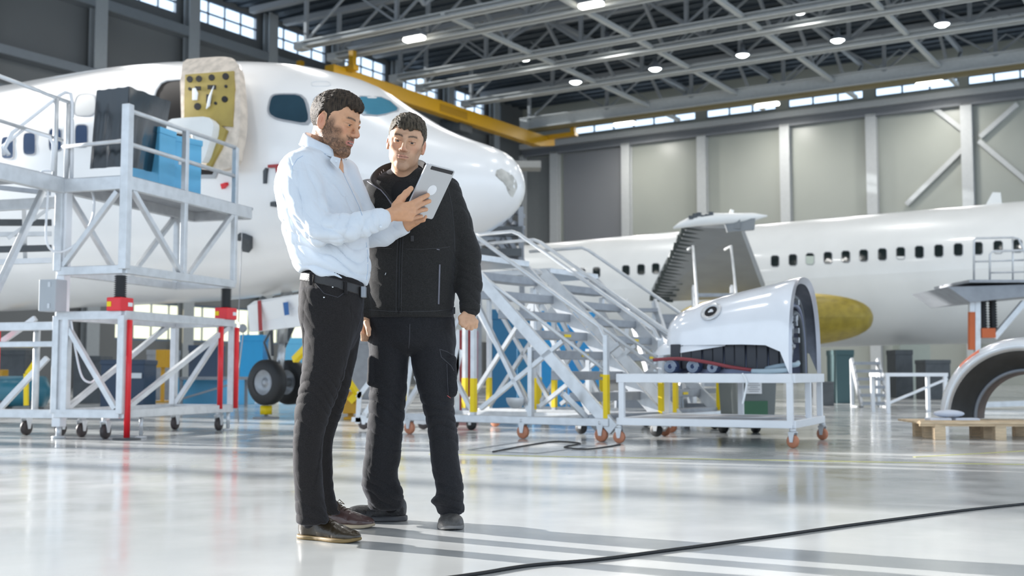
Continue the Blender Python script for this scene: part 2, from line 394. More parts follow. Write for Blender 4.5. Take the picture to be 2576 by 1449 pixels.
for b in (46.0, 66.9):
    a0_, a1_ = (ac-.8, ac+3.4) if b < 50 else (ac-2.4, ac+1.6)
    mb = MB(); hbox(mb, a0_, a1_, b-.22, b+.22, zt-.12, zt+.14); hbox(mb, a0_+.1, a0_+.4, b-.15, b+.15, zt+.1, ZC-.1); hbox(mb, a1_-.4, a1_-.1, b-.15, b+.15, zt+.1, ZC-.1); mb.build('end_carriage', YEL, cr)
mb = MB(); c = H(ac+.9, 57.5, zt-.95); mb.box(c, (1.6, 1.3, .6), UA, UB); mb.box(c+Vector((0, 0, -.5)), (.6, .6, .5), UA, UB); mb.box(c+Vector((0, 0, .5)), (1.9, .5, .3), UA, UB); mb.build('hoist_trolley', GREYD, cr)
mb = MB(); hbox(mb, ac-.33, ac-.30, 54.2, 57, zt-.65, zt-.2); mb.build('name_plate', mat('ochre_plate', (.35, .18, .0), .5), cr)
# ------------------------------------------------------------------ floor markings and cables
def fline(p, q, w, z=.0015):
    mb = MB(); mb.bar(Vector((p.x, p.y, z)), Vector((q.x, q.y, z)), w, .002); return mb
tag(fline(flo(1080, 1143), flo(2700, 1171), .035).build('floor_marking', mat('line_yellow', (.62, .6, .2), .5)), 'thin faded yellow line painted on the floor right of the men', 'floor marking')
tag(fline(flo(-100, 1125), flo(1150, 1136), .02).build('floor_marking', mat('line_grey', (.25, .27, .3), .5)), 'thin dark line on the floor behind the men and in front of the work platform', 'floor marking')
tag(fline(flo(2300, 1150), flo(2700, 1128), .03).build('floor_marking', MATS['line_yellow']), 'short faded yellow floor line in front of the pallet', 'floor marking')
mb = MB(); q = [flo(1180, 1132), flo(1310, 1112), flo(1495, 1122), flo(1350, 1141)]
for i in range(4): mb.bar(q[i]+Vector((0, 0, .002)), q[(i+1) % 4]+Vector((0, 0, .002)), .03, .002)
mb.build('floor_hatch', MATS['line_grey']); tag(bpy.data.objects['floor_hatch'], 'dark outlined hatch in the floor below the mobile stairs', 'floor hatch')
def cable(name, pts, r, lab, m=BLACKR, cat='cable'):
    # catmull smooth on the floor
    P_ = [Vector(p) for p in pts]; out = []
    for i in range(len(P_)-1):
        a = P_[max(0, i-1)]; b = P_[i]; c = P_[i+1]; d = P_[min(len(P_)-1, i+2)]
        for k in range(10):
            t = k/10; out.append(.5*((2*b)+(c-a)*t+(2*a-5*b+4*c-d)*t*t+(3*b-a-3*c+d)*t**3))
    out.append(P_[-1]); mb = MB(); mb.tube(out, r, 8); return tag(mb.build(name, m), lab, cat)
cable('floor_cable', [flo(x, y)+Vector((0, 0, .006)) for x, y in ((1100, 1462), (1205, 1447), (1330, 1427), (1500, 1412), (1660, 1391), (1800, 1372), (1960, 1350), (2120, 1327), (2290, 1304), (2440, 1285), (2620, 1266))], .0065, 'black cable running across the floor to the right edge')
cable('thin_floor_cable', [flo(x, y)+Vector((0, 0, .005)) for x, y in ((1240, 1138), (1330, 1121), (1400, 1112), (1460, 1117), (1420, 1126), (1480, 1131), (1560, 1120))], .008, 'thin dark cable looped on the floor below the mobile stairs')
w = bpy.data.worlds.new('sky'); SC.world = w; w.use_nodes = True
bg = w.node_tree.nodes['Background']; bg.inputs['Color'].default_value = (.70, .84, 1.0, 1); bg.inputs['Strength'].default_value = 1.75
sd = bpy.data.lights.new('sun', 'SUN'); sd.energy = 12.0; sd.angle = R(.55); sd.color = (1, .97, .93)
so = bpy.data.objects.new('sun', sd); COL.objects.link(so)
dirv = Vector((.90, -.44, -.27)).normalized(); so.rotation_euler = dirv.to_track_quat('-Z', 'Y').to_euler()
SC.view_settings.view_transform = 'Standard'; SC.view_settings.look = 'None'; SC.view_settings.gamma = 1; SC.view_settings.use_curve_mapping = False
SC.view_settings.exposure = 0.28
SC.cycles.max_bounces = 6; SC.cycles.diffuse_bounces = 3; SC.cycles.glossy_bounces = 3; SC.cycles.transparent_max_bounces = 8
SC.cycles.sample_clamp_indirect = 6; SC.cycles.use_denoising = True
# ------------------------------------------------------------------ projection helpers (to place details on curved skins)
def proj(P):
    P = np.asarray(P, float); y = P[..., 1]; x = P[..., 0]; z = P[..., 2]-CZ
    d = y*math.cos(PITCH)+z*math.sin(PITCH); v = z*math.cos(PITCH)-y*math.sin(PITCH)
    return CX+F*x/d, CY-F*v/d
def hermite(xs, ys, x):
    xs = np.array(xs, float); ys = np.array(ys, float); d = np.diff(ys)/np.diff(xs); m = np.zeros_like(ys)
    m[1:-1] = (d[:-1]*np.diff(xs)[1:]+d[1:]*np.diff(xs)[:-1])/(xs[2:]-xs[:-2]); m[0] = d[0]*1.2; m[-1] = 0
    for i in range(1, len(xs)-1):
        if d[i-1]*d[i] <= 0: m[i] = 0
    i = np.clip(np.searchsorted(xs, x)-1, 0, len(xs)-2); h = xs[i+1]-xs[i]; t = np.clip((x-xs[i])/h, 0, 1)
    return (2*t**3-3*t**2+1)*ys[i]+(t**3-2*t**2+t)*h*m[i]+(-2*t**3+3*t**2)*ys[i+1]+(t**3-t**2)*h*m[i+1]
class Skin:
    def __init__(s, tip, u, tab, L):
        s.tip = np.array(tip, float); s.u = np.array(u, float); s.n = np.array((s.u[1], -s.u[0], 0))
        if s.n[1] > 0: s.n = -s.n
        s.q = np.sqrt(np.array(tab[0], float)); s.zt, s.zb, s.w = tab[1:]; s.L = L
        a, b = np.meshgrid(np.linspace(.01, L, 500), np.radians(np.linspace(-88, 130, 330)), indexing='ij'); s.A = a; s.B = b; s.cache = {}
    def pt(s, st, ph, off=0.0):
        st = np.asarray(st, float); q = np.sqrt(np.maximum(st, 0)); zt = hermite(s.q, s.zt, q); zb = hermite(s.q, s.zb, q); w = hermite(s.q, s.w, q)
        zc = (zt+zb)/2; h = (zt-zb)/2; c = np.cos(ph); si = np.sin(ph)
        lat = (w+off)*c; z = zc+(h+off)*si
        return s.tip+st[..., None]*s.u+lat[..., None]*s.n+np.stack([0*z, 0*z, z], -1)
    def inv(s, px, py, off=0.0):
        if off not in s.cache:
            P3 = s.pt(s.A, s.B, off); X, Y = proj(P3); N = np.cross(np.gradient(P3, axis=0), np.gradient(P3, axis=1))
            V = P3-np.array((0, 0, CZ)); d = (N*V).sum(-1); sg = np.sign(d[250, 132]); bad = d*sg < 0
            X = np.where(bad, 1e6, X); s.cache[off] = (X, Y)
        X, Y = s.cache[off]; k = np.argmin((X-px)**2+(Y-py)**2); i, j = np.unravel_index(k, X.shape)
        a0, b0 = s.A[i, j], s.B[i, j]; da = s.L/500; db = R(218/330)
        for _ in range(3):
            a, b = np.meshgrid(np.linspace(max(.002, a0-da), a0+da, 15), np.linspace(b0-db, b0+db, 15), indexing='ij')
            x, y = proj(s.pt(a, b, off)); k = np.argmin((x-px)**2+(y-py)**2); i, j = np.unravel_index(k, x.shape); a0, b0 = a[i, j], b[i, j]; da /= 5; db /= 5
        return a0, b0
    def poly(s, pts, off=0.0, smooth=2):
        P_ = np.array([s.inv(x, y, off) for x, y in pts])
        for _ in range(smooth):
            nx = np.roll(P_, -1, 0); P_ = np.stack([P_*.8+nx*.2, P_*.2+nx*.8], 1).reshape(-1, 2)
        return P_
    def patch(s, mb, P_, off0, off1=None, sc0=0.0, sc1=1.0, rings=6):
        """curved plate between two scalings of an outline, with thickness from off0 to off1"""
        c = P_.mean(0); n = len(P_); rws = [] ; lo, hi = [], []
        for r in np.linspace(sc0, sc1, rings+1):
            q = c+(P_-c)*r; p = s.pt(q[:, 0], q[:, 1], off0); hi.append([Vector(v) for v in p]+[Vector(p[0])])
            if off1 is not None:
                p = s.pt(q[:, 0], q[:, 1], off1); lo.append([Vector(v) for v in p]+[Vector(p[0])])
        mb.grid(hi, True)
        if off1 is not None:
            mb.grid(lo, True); mb.grid([hi[-1], lo[-1]], False)
            if sc0 > 0: mb.grid([hi[0], lo[0]], False)
        return mb
    def mesh(s, s0, s1, ns=70, nph=48):
        mb = MB(); st = s0+(s1-s0)*np.linspace(0, 1, ns+1)**1.7; ph = np.linspace(0, 2*math.pi, nph+1)
        rws = [[Vector(p) for p in s.pt(np.full(nph+1, a), ph)] for a in st]
        return mb.grid(rws, True)
# ------------------------------------------------------------------ left airliner
tipL = (.10, 15.2, 0)
S1 = Skin(tipL, UA, [[0, .06, .2, .45, .8, 1.3, 2, 2.6, 3.2, 4, 5, 6.5, 8, 10, 26], [3.17, 3.42, 3.60, 3.74, 3.88, 4.11, 4.53, 4.91, 5.14, 5.36, 5.54, 5.74, 5.85, 5.91, 5.93], [3.17, 2.95, 2.80, 2.66, 2.52, 2.38, 2.22, 2.10, 2.0, 1.92, 1.85, 1.82, 1.82, 1.82, 1.82], [0, .24, .42, .60, .80, 1.02, 1.27, 1.44, 1.57, 1.70, 1.80, 1.87, 1.88, 1.88, 1.88]], 14)
air1 = thing('airliner', 'white airliner forward fuselage with pointed nose, entry door open, behind the two men', 'airplane', (tipL[0]-3.4, 17.4, 0))
S1.mesh(0, 26, 90, 56).build('fuselage', FUSE, air1)
WGL = mat('cockpit_glass', (.03, .07, .1), .05, 0, .3, 1.2, spec=.9)
WGL2 = mat('windshield_blue_glass', (.08, .27, .38), .08, 0, .3, 1.2, spec=.9)
SEAL = mat('window_seal', (.33, .34, .36), .5)
def window(S, air, pts, gm, off=.012, smooth=2, name='cockpit_window', seal=1.09, rings=5):
    P_ = S.poly(pts, 0, smooth)
    fr = MB(); S.patch(fr, P_, off*.8, -.02, 1.0, seal, 1); f = fr.build(name, SEAL, air)
    g = MB(); S.patch(g, P_, off*.5, None, 0, 1.0, rings); g.build('pane', gm, f)
    return f
window(S1, air1, [(676, 285), (683, 246), (694, 239), (766, 240), (784, 316), (700, 300)], WGL, seal=1.12)
window(S1, air1, [(790, 241), (868, 243), (880, 300), (806, 300)], WGL2, smooth=1, seal=1.08)
window(S1, air1, [(893, 246), (975, 249), (1008, 279), (960, 292), (906, 288)], WGL2, smooth=1, seal=1.08)
for q in ([(690, 262, 16)]):
    pass
CABG = mat('cabin_window_glass', (.06, .09, .16), .1, spec=.8)
for (x, y) in ((75, 362), (20, 372), (140, 352), (206, 342)):
    h = 27; wd = 15
    window(S1, air1, [(x-wd, y-h*.8), (x-wd*.6, y-h), (x+wd*.6, y-h), (x+wd, y-h*.8), (x+wd, y+h*.8), (x+wd*.6, y+h), (x-wd*.6, y+h), (x-wd, y+h*.8)], CABG, smooth=1, name='cabin_window')
window(S1, air1, [(188, 262), (196, 240), (222, 236), (240, 244), (240, 290), (188, 292)], mat('galley_grey', (.45, .46, .46), .6), smooth=2, name='service_panel')
# door opening: near-black patch on the closed skin for the shade inside
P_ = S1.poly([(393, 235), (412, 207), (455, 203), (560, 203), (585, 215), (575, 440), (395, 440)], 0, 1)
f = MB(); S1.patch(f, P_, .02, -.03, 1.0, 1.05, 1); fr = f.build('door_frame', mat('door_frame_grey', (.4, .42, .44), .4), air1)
f = MB(); S1.patch(f, P_, .006, None, 0, 1, 8); f.build('doorway_shade', mat('doorway_shade_black', (.018, .014, .012), .8), fr)
# open door leaf swung out, seen from inside
OFF = .40
dl = S1.poly([(457, 180), (462, 150), (500, 146), (560, 142), (588, 146), (603, 170), (607, 260), (604, 330), (588, 420), (545, 431), (500, 425), (462, 330)], OFF, 1)
f = MB(); S1.patch(f, dl, OFF, OFF-.14, 0, 1, 7); leaf = f.build('door_leaf', CREAM, air1)
def leafp(name, pts, m, o, th=.05, smooth=0, rings=4):
    P2 = S1.poly(pts, OFF, smooth); f = MB(); S1.patch(f, P2, OFF+o, OFF+o-th, 0, 1, rings); return f.build(name, m, leaf)
OLIVE = mat('olive_primer', (.40, .30, .075), .6, 0, .2, 4)
leafp('inner_panel', [(468, 190), (508, 187), (548, 184), (590, 181), (592, 225), (590, 270), (587, 320), (540, 316), (500, 312), (466, 308), (466, 250)], OLIVE, .02)
for i, (x, y, r) in enumerate([(480, 202, 8), (503, 201, 8), (535, 198, 8), (570, 195, 8.5), (568, 252, 8), (500, 270, 9), (480, 226, 4), (571, 220, 4), (545, 262, 4)]):
    leafp('hole_shade', [(x+r*math.cos(t*math.pi/5), y+r*math.sin(t*math.pi/5)) for t in range(10)], DARK, .026, .01, 0, 2)  # dark plates painted for the shade inside the lightening holes
leafp('hole_shade', [(493, 220), (508, 220), (508, 229), (493, 229)], DARK, .026, .01)
leafp('hole_shade', [(525, 217), (546, 217), (546, 227), (525, 227)], DARK, .026, .01)
leafp('hole_shade', [(522, 240), (534, 240), (534, 262), (522, 262)], DARK, .026, .01)
leafp('tag_sheet', [(491, 229), (499, 228), (505, 240), (503, 257), (491, 257)], PAPER, .06, .01)
leafp('tag_sheet', [(546, 223), (540, 245), (536, 272), (527, 280), (533, 250)], PAPER, .07, .01)
leafp('slide_housing', [(438, 330), (448, 311), (480, 308), (545, 305), (560, 320), (556, 350), (535, 410), (520, 412), (519, 350), (438, 336)], PANEL, .16, .12, 1)
leafp('lower_rim', [(560, 318), (575, 330), (560, 375), (533, 425), (525, 418), (552, 360)], OLIVE, .05)
P2 = S1.poly([(592, 158), (603, 160), (611, 200), (608, 280), (596, 350), (590, 345), (600, 270), (600, 190)], .30, 0); f = MB(); S1.patch(f, P2, .30, .25, 0, 1, 3); f.build('door_edge_strip', FUSE, leaf)
# small fittings on the nose
for (pts, m, nm) in [([(676, 415), (702, 413), (702, 421), (676, 422)], REDD, 'pitot_probe'), ([(694, 418), (701, 418), (701, 436), (697, 436)], REDD, 'pitot_probe'), ([(664, 430), (670, 422), (672, 424), (668, 462), (664, 462)], GREYD, 'angle_probe'), ([(682, 508), (697, 508), (697, 520), (682, 518)], GREYD, 'static_port')]:
    P2 = S1.poly(pts, .03, 0); f = MB(); S1.patch(f, P2, .05, -.01, 0, 1, 2); f.build(nm, m, air1)
for pts in ([(613, 590), (633, 598), (633, 628), (616, 625)], [(600, 588), (612, 590), (612, 600), (600, 598)]):
    P2 = S1.poly(pts, .03, 0); f = MB(); S1.patch(f, P2, .1, -.01, 0, 1, 2); f.build('drain_mast', GREYD, air1)
P2 = S1.poly([(555, 463), (567, 459), (569, 466), (559, 476)], .05, 0); f = MB(); S1.patch(f, P2, .06, -.01, 0, 1, 2); f.build('warning_flag', RED, air1)
P2 = S1.poly([(783, 208), (800, 205), (828, 206), (833, 217), (786, 218)], 0, 1); f = MB(); S1.patch(f, P2, .004, -.01, 1.0, 1.04, 1); f.build('hatch_outline', mat('hatch_line', (.6, .62, .64), .4), air1)
WORN = mat('worn_radome_paint', (.62, .60, .55), .6, 0, .3, 9)
P2 = S1.poly([(1250, 428), (1262, 424), (1275, 432), (1290, 440), (1298, 452), (1306, 462), (1303, 474), (1296, 482), (1290, 496), (1284, 492), (1286, 480), (1278, 478), (1274, 470), (1268, 462), (1262, 450), (1254, 444), (1246, 440)], 0, 0)
f = MB(); S1.patch(f, P2, .003, None, 0, 1, 6); f.build('worn_patch', WORN, air1)
# nose gear
gc = at(672, 962, 17.35); t = air1
def wheel(c, ax, r, wd, parent, name='nose_wheel'):
    mb = MB(); mb.lathe([(r*.55, -wd/2), (r*.9, -wd/2), (r, -wd*.3), (r, wd*.3), (r*.9, wd/2), (r*.55, wd/2), (r*.55, -wd/2)], 32, c, ax); o = mb.build(name, BLACKR, parent)
    mb = MB()
    mb.lathe([(0, -wd*.30), (r*.1, -wd*.38), (r*.14, -wd*.2), (r*.3, -wd*.12), (r*.5, -wd*.35), (r*.6, -wd*.46), (r*.6, wd*.3), (0, wd*.3)], 28, c, ax); mb.build('hub', mat('hub_grey', (.35, .37, .4), .35, .3, .2, 6), o)
    return o
wheel(gc, UB, .342, .2, air1); gc2 = gc+UB*.5; wheel(gc2, UB, .342, .2, air1)
m_ = (gc+gc2)/2
mb = MB(); mb.cyl(gc, gc2, .07); mb.cyl(m_, m_+Vector((.05, 0, .7)), .06); mb.cyl(m_+Vector((.05, 0, .6)), m_+Vector((.1, 0, 1.4)), .085); mb.build('gear_strut', mat('strut_metal', (.5, .52, .54), .3, .6), air1)
mb = MB(); mb.bar(m_+Vector((.05, 0, .5)), m_+Vector((.35, 0, 1.2)), .06); mb.bar(m_+Vector((.0, 0, 1.1)), m_+Vector((-.3, .1, 1.3)), .05); mb.bar(m_+Vector((-.1, 0, .4)), m_+Vector((-.15, 0, 1.2)), .04); mb.tube([m_+Vector((-.1, -.1, .3)), m_+Vector((-.2, -.15, .6)), m_+Vector((-.05, -.1, .9)), m_+Vector((-.1, 0, 1.3))], .018); mb.build('drag_brace', GREYD, air1)
q = [at(622, 770, 16.9), at(640, 757, 16.9), at(800, 732, 16.2), at(800, 815, 16.2), at(660, 833, 16.9), at(628, 835, 16.9)]
mb = MB(); mb.prism(q, UB*.05); gd = mb.build('gear_door', FUSE, air1)
for (pp, m) in (([(655, 757), (663, 756), (667, 832), (658, 833)], REDD), ([(719, 762), (731, 760), (734, 792), (723, 794)], mat('door_blue', (.02, .12, .35), .4))):
    mb = MB(); mb.prism([at(x, y, 16.9-(x-640)*.7/160)-UB*.06 for x, y in pp], UB*.01); mb.build('stripe', m, gd)
jk = thing('nose_jack', 'yellow jack standing under the nose wheels of the near airliner', 'jack', (gc.x, gc.y, 0))
mb = MB(); c = Vector((gc.x-.03, gc.y+.1, 0)); mb.cyl(c+Vector((0, 0, .06)), c+Vector((0, 0, .19)), .09); mb.build('jack_head', YELT, jk)
mb = MB(); mb.cyl(c, c+Vector((0, 0, .06)), .03); mb.lathe([(0, 0), (.2, 0), (.2, .02), (0, .03)], 16, c); mb.build('jack_foot', GREYM, jk)
# tow bar (yellow) by the nose wheels
tb = MB(); tb.bar(at(742, 905, 16.6), at(800, 845, 16.2), .09); tb.bar(at(880, 1010, 16.8), at(905, 985, 16.8), .1); tb.bar(at(800, 845, 16.2), at(905, 1000, 16.8), .07)
o = tb.build('tow_bar', YELT); tag(o, 'yellow tow bar leaning at the nose wheels behind the shirted man', 'tow bar')
# ------------------------------------------------------------------ right airliner
u2 = Vector((-.779, .627, 0)); n2 = Vector((-.627, -.779, 0))
ax2 = Vector((12.15, 32.5, 0)); tip2 = ax2-u2*8.5
S2 = Skin(tuple(tip2), u2, [[0, 4, 9, 20, 26, 34], [5.33, 5.33, 5.33, 5.33, 5.33, 5.25], [1.50, 1.50, 1.50, 1.52, 1.9, 2.9], [1.86, 1.86, 1.86, 1.86, 1.75, 1.3]], 30)
air2 = thing('airliner', 'long white airliner fuselage with dark cabin windows at the back of the hall', 'airplane', (8, 34, 0))
S2.mesh(0, 34, 60, 56).build('fuselage', FUSE2, air2)
CABG2 = mat('cabin_window_dark', (.012, .02, .02), .12, spec=.7)
SHADE = mat('window_shade', (.55, .62, .55), .6)
wx = [1322, 1357, 1388, 1427, 1464, 1501, 1575, 1613, 1650, 1950, 1995, 2038, 2083, 2128, 2173, 2220, 2266, 2313, 2362, 2411, 2461, 2511, 2560]
for x in wx:
    y = 657-(x-1950)*.0626; sc = (x+2330)/4643; h = 14.5*sc; wd = 10.5*sc
    oc = [(x-wd, y-h*.7), (x-wd*.6, y-h), (x+wd*.6, y-h), (x+wd, y-h*.7), (x+wd, y+h*.7), (x+wd*.6, y+h), (x-wd*.6, y+h), (x-wd, y+h*.7)]
    f = window(S2, air2, oc, CABG2, off=.02, smooth=0, name='cabin_window', seal=1.1, rings=2)
    if x in (2038, 2266, 2511):
        k = .5 if x == 2038 else -.55; P2 = S2.poly([(x-wd, y-h*k), (x+wd, y-h*k), (x+wd, y+h*.7), (x+wd*.6, y+h), (x-wd*.6, y+h), (x-wd, y+h*.7)], 0, 0)
        m = MB(); S2.patch(m, P2, .014, None, 0, 1, 2); m.build('blind', SHADE if x == 2038 else FUSE2, f)
# belly fairing in primer
c = at(1935, 806, 30.4); mb = MB(); rws = []
for i in range(25):
    t = math.pi*i/24; rws.append([Vector(c)+u2*(-2.75*math.cos(t))+(n2*math.cos(ph)*.95+Vector((0, 0, 1))*math.sin(ph)*.72)*(math.sin(t)**.7 if 0 < i < 24 else 0) for ph in np.linspace(0, 2*math.pi, 33)])
mb.grid(rws, True); mb.build('belly_fairing', PRIMER, air2)
# wing, seen from below and nearly end on
WG_ = mat('wing_grey', (.24, .255, .265), .45, 0, .12, 1.5)
def wpt(px, py, Y): return at(px, py, Y)
tipY, rootY = 25.0, 30.5
r0, r1 = wpt(1640, 760, rootY), wpt(1925, 748, rootY-.8); t0, t1 = wpt(1728, 572, tipY), wpt(1862, 575, tipY-.6)
up = Vector((0, 0, .22))
mb = MB(); vs = [r0, r1, t1, t0, r0+up*1.6+UA*-.0, r1+up*1.6, t1+up, t0+up]; mb.add(vs, [(0, 1, 2, 3), (7, 6, 5, 4), (0, 4, 5, 1), (1, 5, 6, 2), (2, 6, 7, 3), (3, 7, 4, 0)]); wing = mb.build('wing', WG_, air2)
# ragged leading slots on both edges
RIB = mat('rib_dark', (.05, .06, .055), .6)
for k in range(22):
    f0 = k/22; a = t0.lerp(r0, f0+.01); mb = MB(); wv = .32+.1*(k % 2); mb.bar(a+Vector((-wv*.2, 0, .05)), a+Vector((wv*1.25, -.05, .0)), .10, .14); mb.build('edge_rib', RIB, wing)
mb = MB(); mb.prism([wpt(1822, 592, 26.0)-Vector((0,.1,0)), wpt(1838, 590, 26.0)-Vector((0,.1,0)), wpt(1858, 668, 28.2)-Vector((0,.1,0)), wpt(1822, 664, 28.2)-Vector((0,.1,0))], Vector((0, .05, 0))); mb.build('flap_gap', mat('gap_brown', (.06, .045, .02), .7), wing)
mb = MB(); pts = [(1694, 574, .02), (1712, 566, .07), (1745, 556, .12), (1790, 551, .13), (1850, 549, .11), (1895, 546, .09), (1930, 543, .015)]
mb.tube([wpt(x, y, tipY-.5) for x, y, r in pts], [r for x, y, r in pts], 14); mb.build('tip_fairing', FUSE2, wing)
mb = MB(); mb.prism([wpt(1820, 552, tipY-.5), wpt(1900, 549, tipY-.6), wpt(1898, 578, tipY-.6), wpt(1830, 584, tipY-.5)], Vector((0, .1, 0))); mb.build('tip_flap', WG_, wing)
mb = MB()
for i in range(7): mb.box(wpt(1738+i*10, 548-(i % 3)*4, tipY-.55), (.09, .12, .08+.03*(i % 2)))
mb.build('tip_mechanism', GREYD, wing)
mb = MB(); mb.bar(wpt(1838, 541, tipY-.4), wpt(1842, 528, tipY-.4), .05, .08); mb.build('static_wick', FUSE2, wing)
mb = MB(); p = at(2478, 520, 31.6); mb.prism([p, p+u2*-.45, p+u2*-.42+Vector((0, 0, .35)), p+u2*-.22+Vector((0, 0, .38))], n2*.03); mb.build('blade_antenna', FUSE2, air2)
# ------------------------------------------------------------------ work platform at left
U1 = Vector((.305, .952, 0)); UL = Vector((-.952, .305, 0)); Z = Vector((0, 0, 1))
C0 = at(300, 1040, 11.8); C0.z = 0; CU = at(315, 680, 11.8); CU.z = 0
CU = Vector((CU.x*.5+C0.x*.5, CU.y, 0)); C0 = CU
def G(t, l, z): return C0+U1*t+UL*l+Z*z
def caster(parent, p, r=.085, col=None, name='caster', ax=None):
    """fork and wheel; p is the point on the floor under the wheel"""
    ax = ax or UL
    d = ax.cross(Z)
    mb = MB(); mb.cyl(p+Z*(r*2.35), p+Z*(r*2.9), r*.55, 12)
    for s in (-1, 1): mb.prism([p+ax*s*r*.42+Z*r*.85-d*r*.25, p+ax*s*r*.42+Z*r*.85+d*r*.25, p+ax*s*r*.42+Z*r*2.4+d*r*.55, p+ax*s*r*.42+Z*r*2.4-d*r*.55], ax*s*r*.1)
    mb.box(p+Z*r*2.35, (r*1.1, r*1.1, r*.12), ax, d)
    o = mb.build(name, ALU, parent)
    mb = MB(); w = r*.33; mb.lathe([(0, -w), (r*.8, -w), (r, -w*.6), (r, w*.6), (r*.8, w), (0, w)], 20, p+Z*r, ax); mb.build('wheel', col or BLACKR, o)
    return o
L1, L2 = 2.10, .80
st = thing('work_platform', 'aluminium work platform with railings and screw jacks, standing at the open airliner door', 'work platform', G(1, .4, 0))
zb, zt_, zp, zd = .26, 1.27, 1.74, 2.70
def frame(name, z, h, w=.07, l=L1, l2=L2, t0=0):
    mb = MB()
    for (a, b) in (((t0, 0), (l, 0)), ((l, 0), (l, l2)), ((l, l2), (t0, l2)), ((t0, l2), (t0, 0))): mb.bar(G(*a, z), G(*b, z), w, h)
    return mb.build(name, ALU, st, bevel=.006)
frame('base_frame', zb, .09); frame('lower_top_frame', zt_, .09); frame('upper_base_frame', zp, .09)
frame('deck_frame', zd-.06, .14, l=2.45)
mb = MB(); c = (G(0, 0, 0)+G(2.45, L2, 0))/2+Z*zd; mb.box(c, (2.5, L2+.06, .03), U1, UL); mb.build('deck', ALUD, st)
for (t, l) in ((0, 0), (L1, 0), (0, L2), (L1, L2), (0, .68)):
    mb = MB(); mb.bar(G(t, l, zb), G(t, l, zt_), .075, .075, U1); mb.build('post', ALU, st, bevel=.006)
for (t, l) in ((0, 0), (L1/2, 0), (L1, 0), (0, L2), (L1/2, L2), (L1, L2)):
    mb = MB(); top = 3.46 if (t == 0 and l == 0) else (3.40 if l == 0 else zd)
    mb.bar(G(t, l, zp), G(t, l, top), .062 if t > .1 else .09, None, U1); mb.build('post', ALU, st, bevel=.006)
for (p, q) in ((G(0, .72, zt_-.05), G(0, .06, zb+.05)), (G(L1-.1, 0, zt_-.05), G(.08, 0, zb+.05)), (G(L1, .1, zt_-.05), G(L1, L2, zb)), (G(L1-.1, L2, zt_), G(.1, L2, zb)),
               (G(.1, 0, zd-.12), G(L1*.48, 0, zp+.04)), (G(L1-.05, 0, zd-.12), G(L1*.55, 0, zp+.04)), (G(0, .1, zd-.15), G(0, L2, zp)), (G(.1, L2, zd-.12), G(L1*.48, L2, zp)), (G(L1-.05, L2, zd-.12), G(L1*.55, L2, zp))):
    mb = MB(); mb.bar(p, q, .055, .055); mb.build('diagonal_brace', ALU, st, bevel=.005)
for z0, z1, nm in ((3.40, 3.40, 'top_rail'), (3.05, 3.05, 'middle_rail')):
    mb = MB(); mb.tube([G(-.0, 0, z0), G(L1, 0, z1)], .024, 10); mb.build(nm, ALU, st)
mb = MB(); mb.tube([G(0, 0, 3.08), G(0, L2, 3.06)], .022, 10); mb.build('middle_rail', ALU, st)
for (t, l) in ((0.03, .06), (L1-.12, .02)):
    mb = MB(); n = 11; prof = []
    for i in range(n*2+1): prof.append((.068 if i % 2 else .046, (zp-.05-1.46)*i/(2*n)))
    mb.lathe([(0, 0)]+prof+[(0, zp-.05-1.46)], 20, G(t, l, 1.45)); mb.build('jack_bellows', BLACKR, st)
    mb = MB(); mb.box(G(t, l, 1.38), (.22, .17, .14), U1, UL); mo = mb.build('jack_motor', RED, st, bevel=.01)
    mb = MB(); mb.box(G(t-.113, l+.05, 1.38), (.006, .05, .05), U1, UL); mb.build('motor_label', YELT, mo)
    mb = MB(); mb.box(G(t+.05, l-.088, 1.38), (.07, .005, .04), U1, UL); mb.build('motor_label', PAPER, mo)
for (t, l, z0) in ((.05, -.045, .015), (L1-.28, -.02, zb), (L1+.02, -.045, zb)):
    mb = MB(); mb.cyl(G(t, l, z0), G(t, l, zt_-.05), .032, 12); mb.build('screw_column', RED, st)
mb = MB(); mb.lathe([(0, 0), (.14, 0), (.14, .012), (.03, .02), (0, .02)], 20, G(.05, -.045, 0)); mb.build('foot_plate', GREYD, st)
for (t, l) in ((.1, .25), (L1-.1, .1), (L1-.1, L2-.1), (.3, L2-.1)): caster(st, G(t, l, 0), .075, mat('dark_caster', (.05, .04, .04), .5))
for (t, l) in ((.35, 0), (L1*.97, 0)):
    mb = MB(); mb.cyl(G(t, l, .03), G(t, l, .24), .022, 10); mb.lathe([(0, 0), (.06, 0), (.06, .015), (0, .03)], 14, G(t, l, 0)); mb.build('levelling_foot', ALU, st)
# second platform to the left
s2 = thing('work_platform', 'aluminium work platform with sloping railings and a grey control box, cut by the left edge', 'work platform', G(-1, L2+.6, 0))
P2d = Vector((-4.72, 12.08, 0))
def G2(t, l, z): return P2d+U1*t+UL*l+Z*z
mb = MB(); mb.bar(G2(0, 0, 0.12), G2(0, 0, zd), .105, .105, U1); mb.build('post', WHITEP, s2, bevel=.008)
mb = MB(); mb.cyl(G2(0, 0, 0), G2(0, 0, .13), .03, 10); mb.lathe([(0, 0), (.07, 0), (.07, .02), (0, .03)], 16, G2(0, 0, 0)); mb.build('levelling_foot', ALU, s2)
for z, h in ((zb-.01, .09), (1.17, .09), (.98, .06)):
    mb = MB(); mb.bar(G2(0, 0, z), G2(0, 2.6, z), .07, h); mb.build('side_beam', ALU, s2, bevel=.006)
mb = MB(); mb.bar(G2(.0, 0, zd-.06), G2(-2.2, 0, zd-.06), .09, .16); mb.bar(G2(.12, .1, zd-.2), G2(.12, 2.6, zd-.2), .06, .12); mb.build('deck_frame', ALU, s2, bevel=.006)
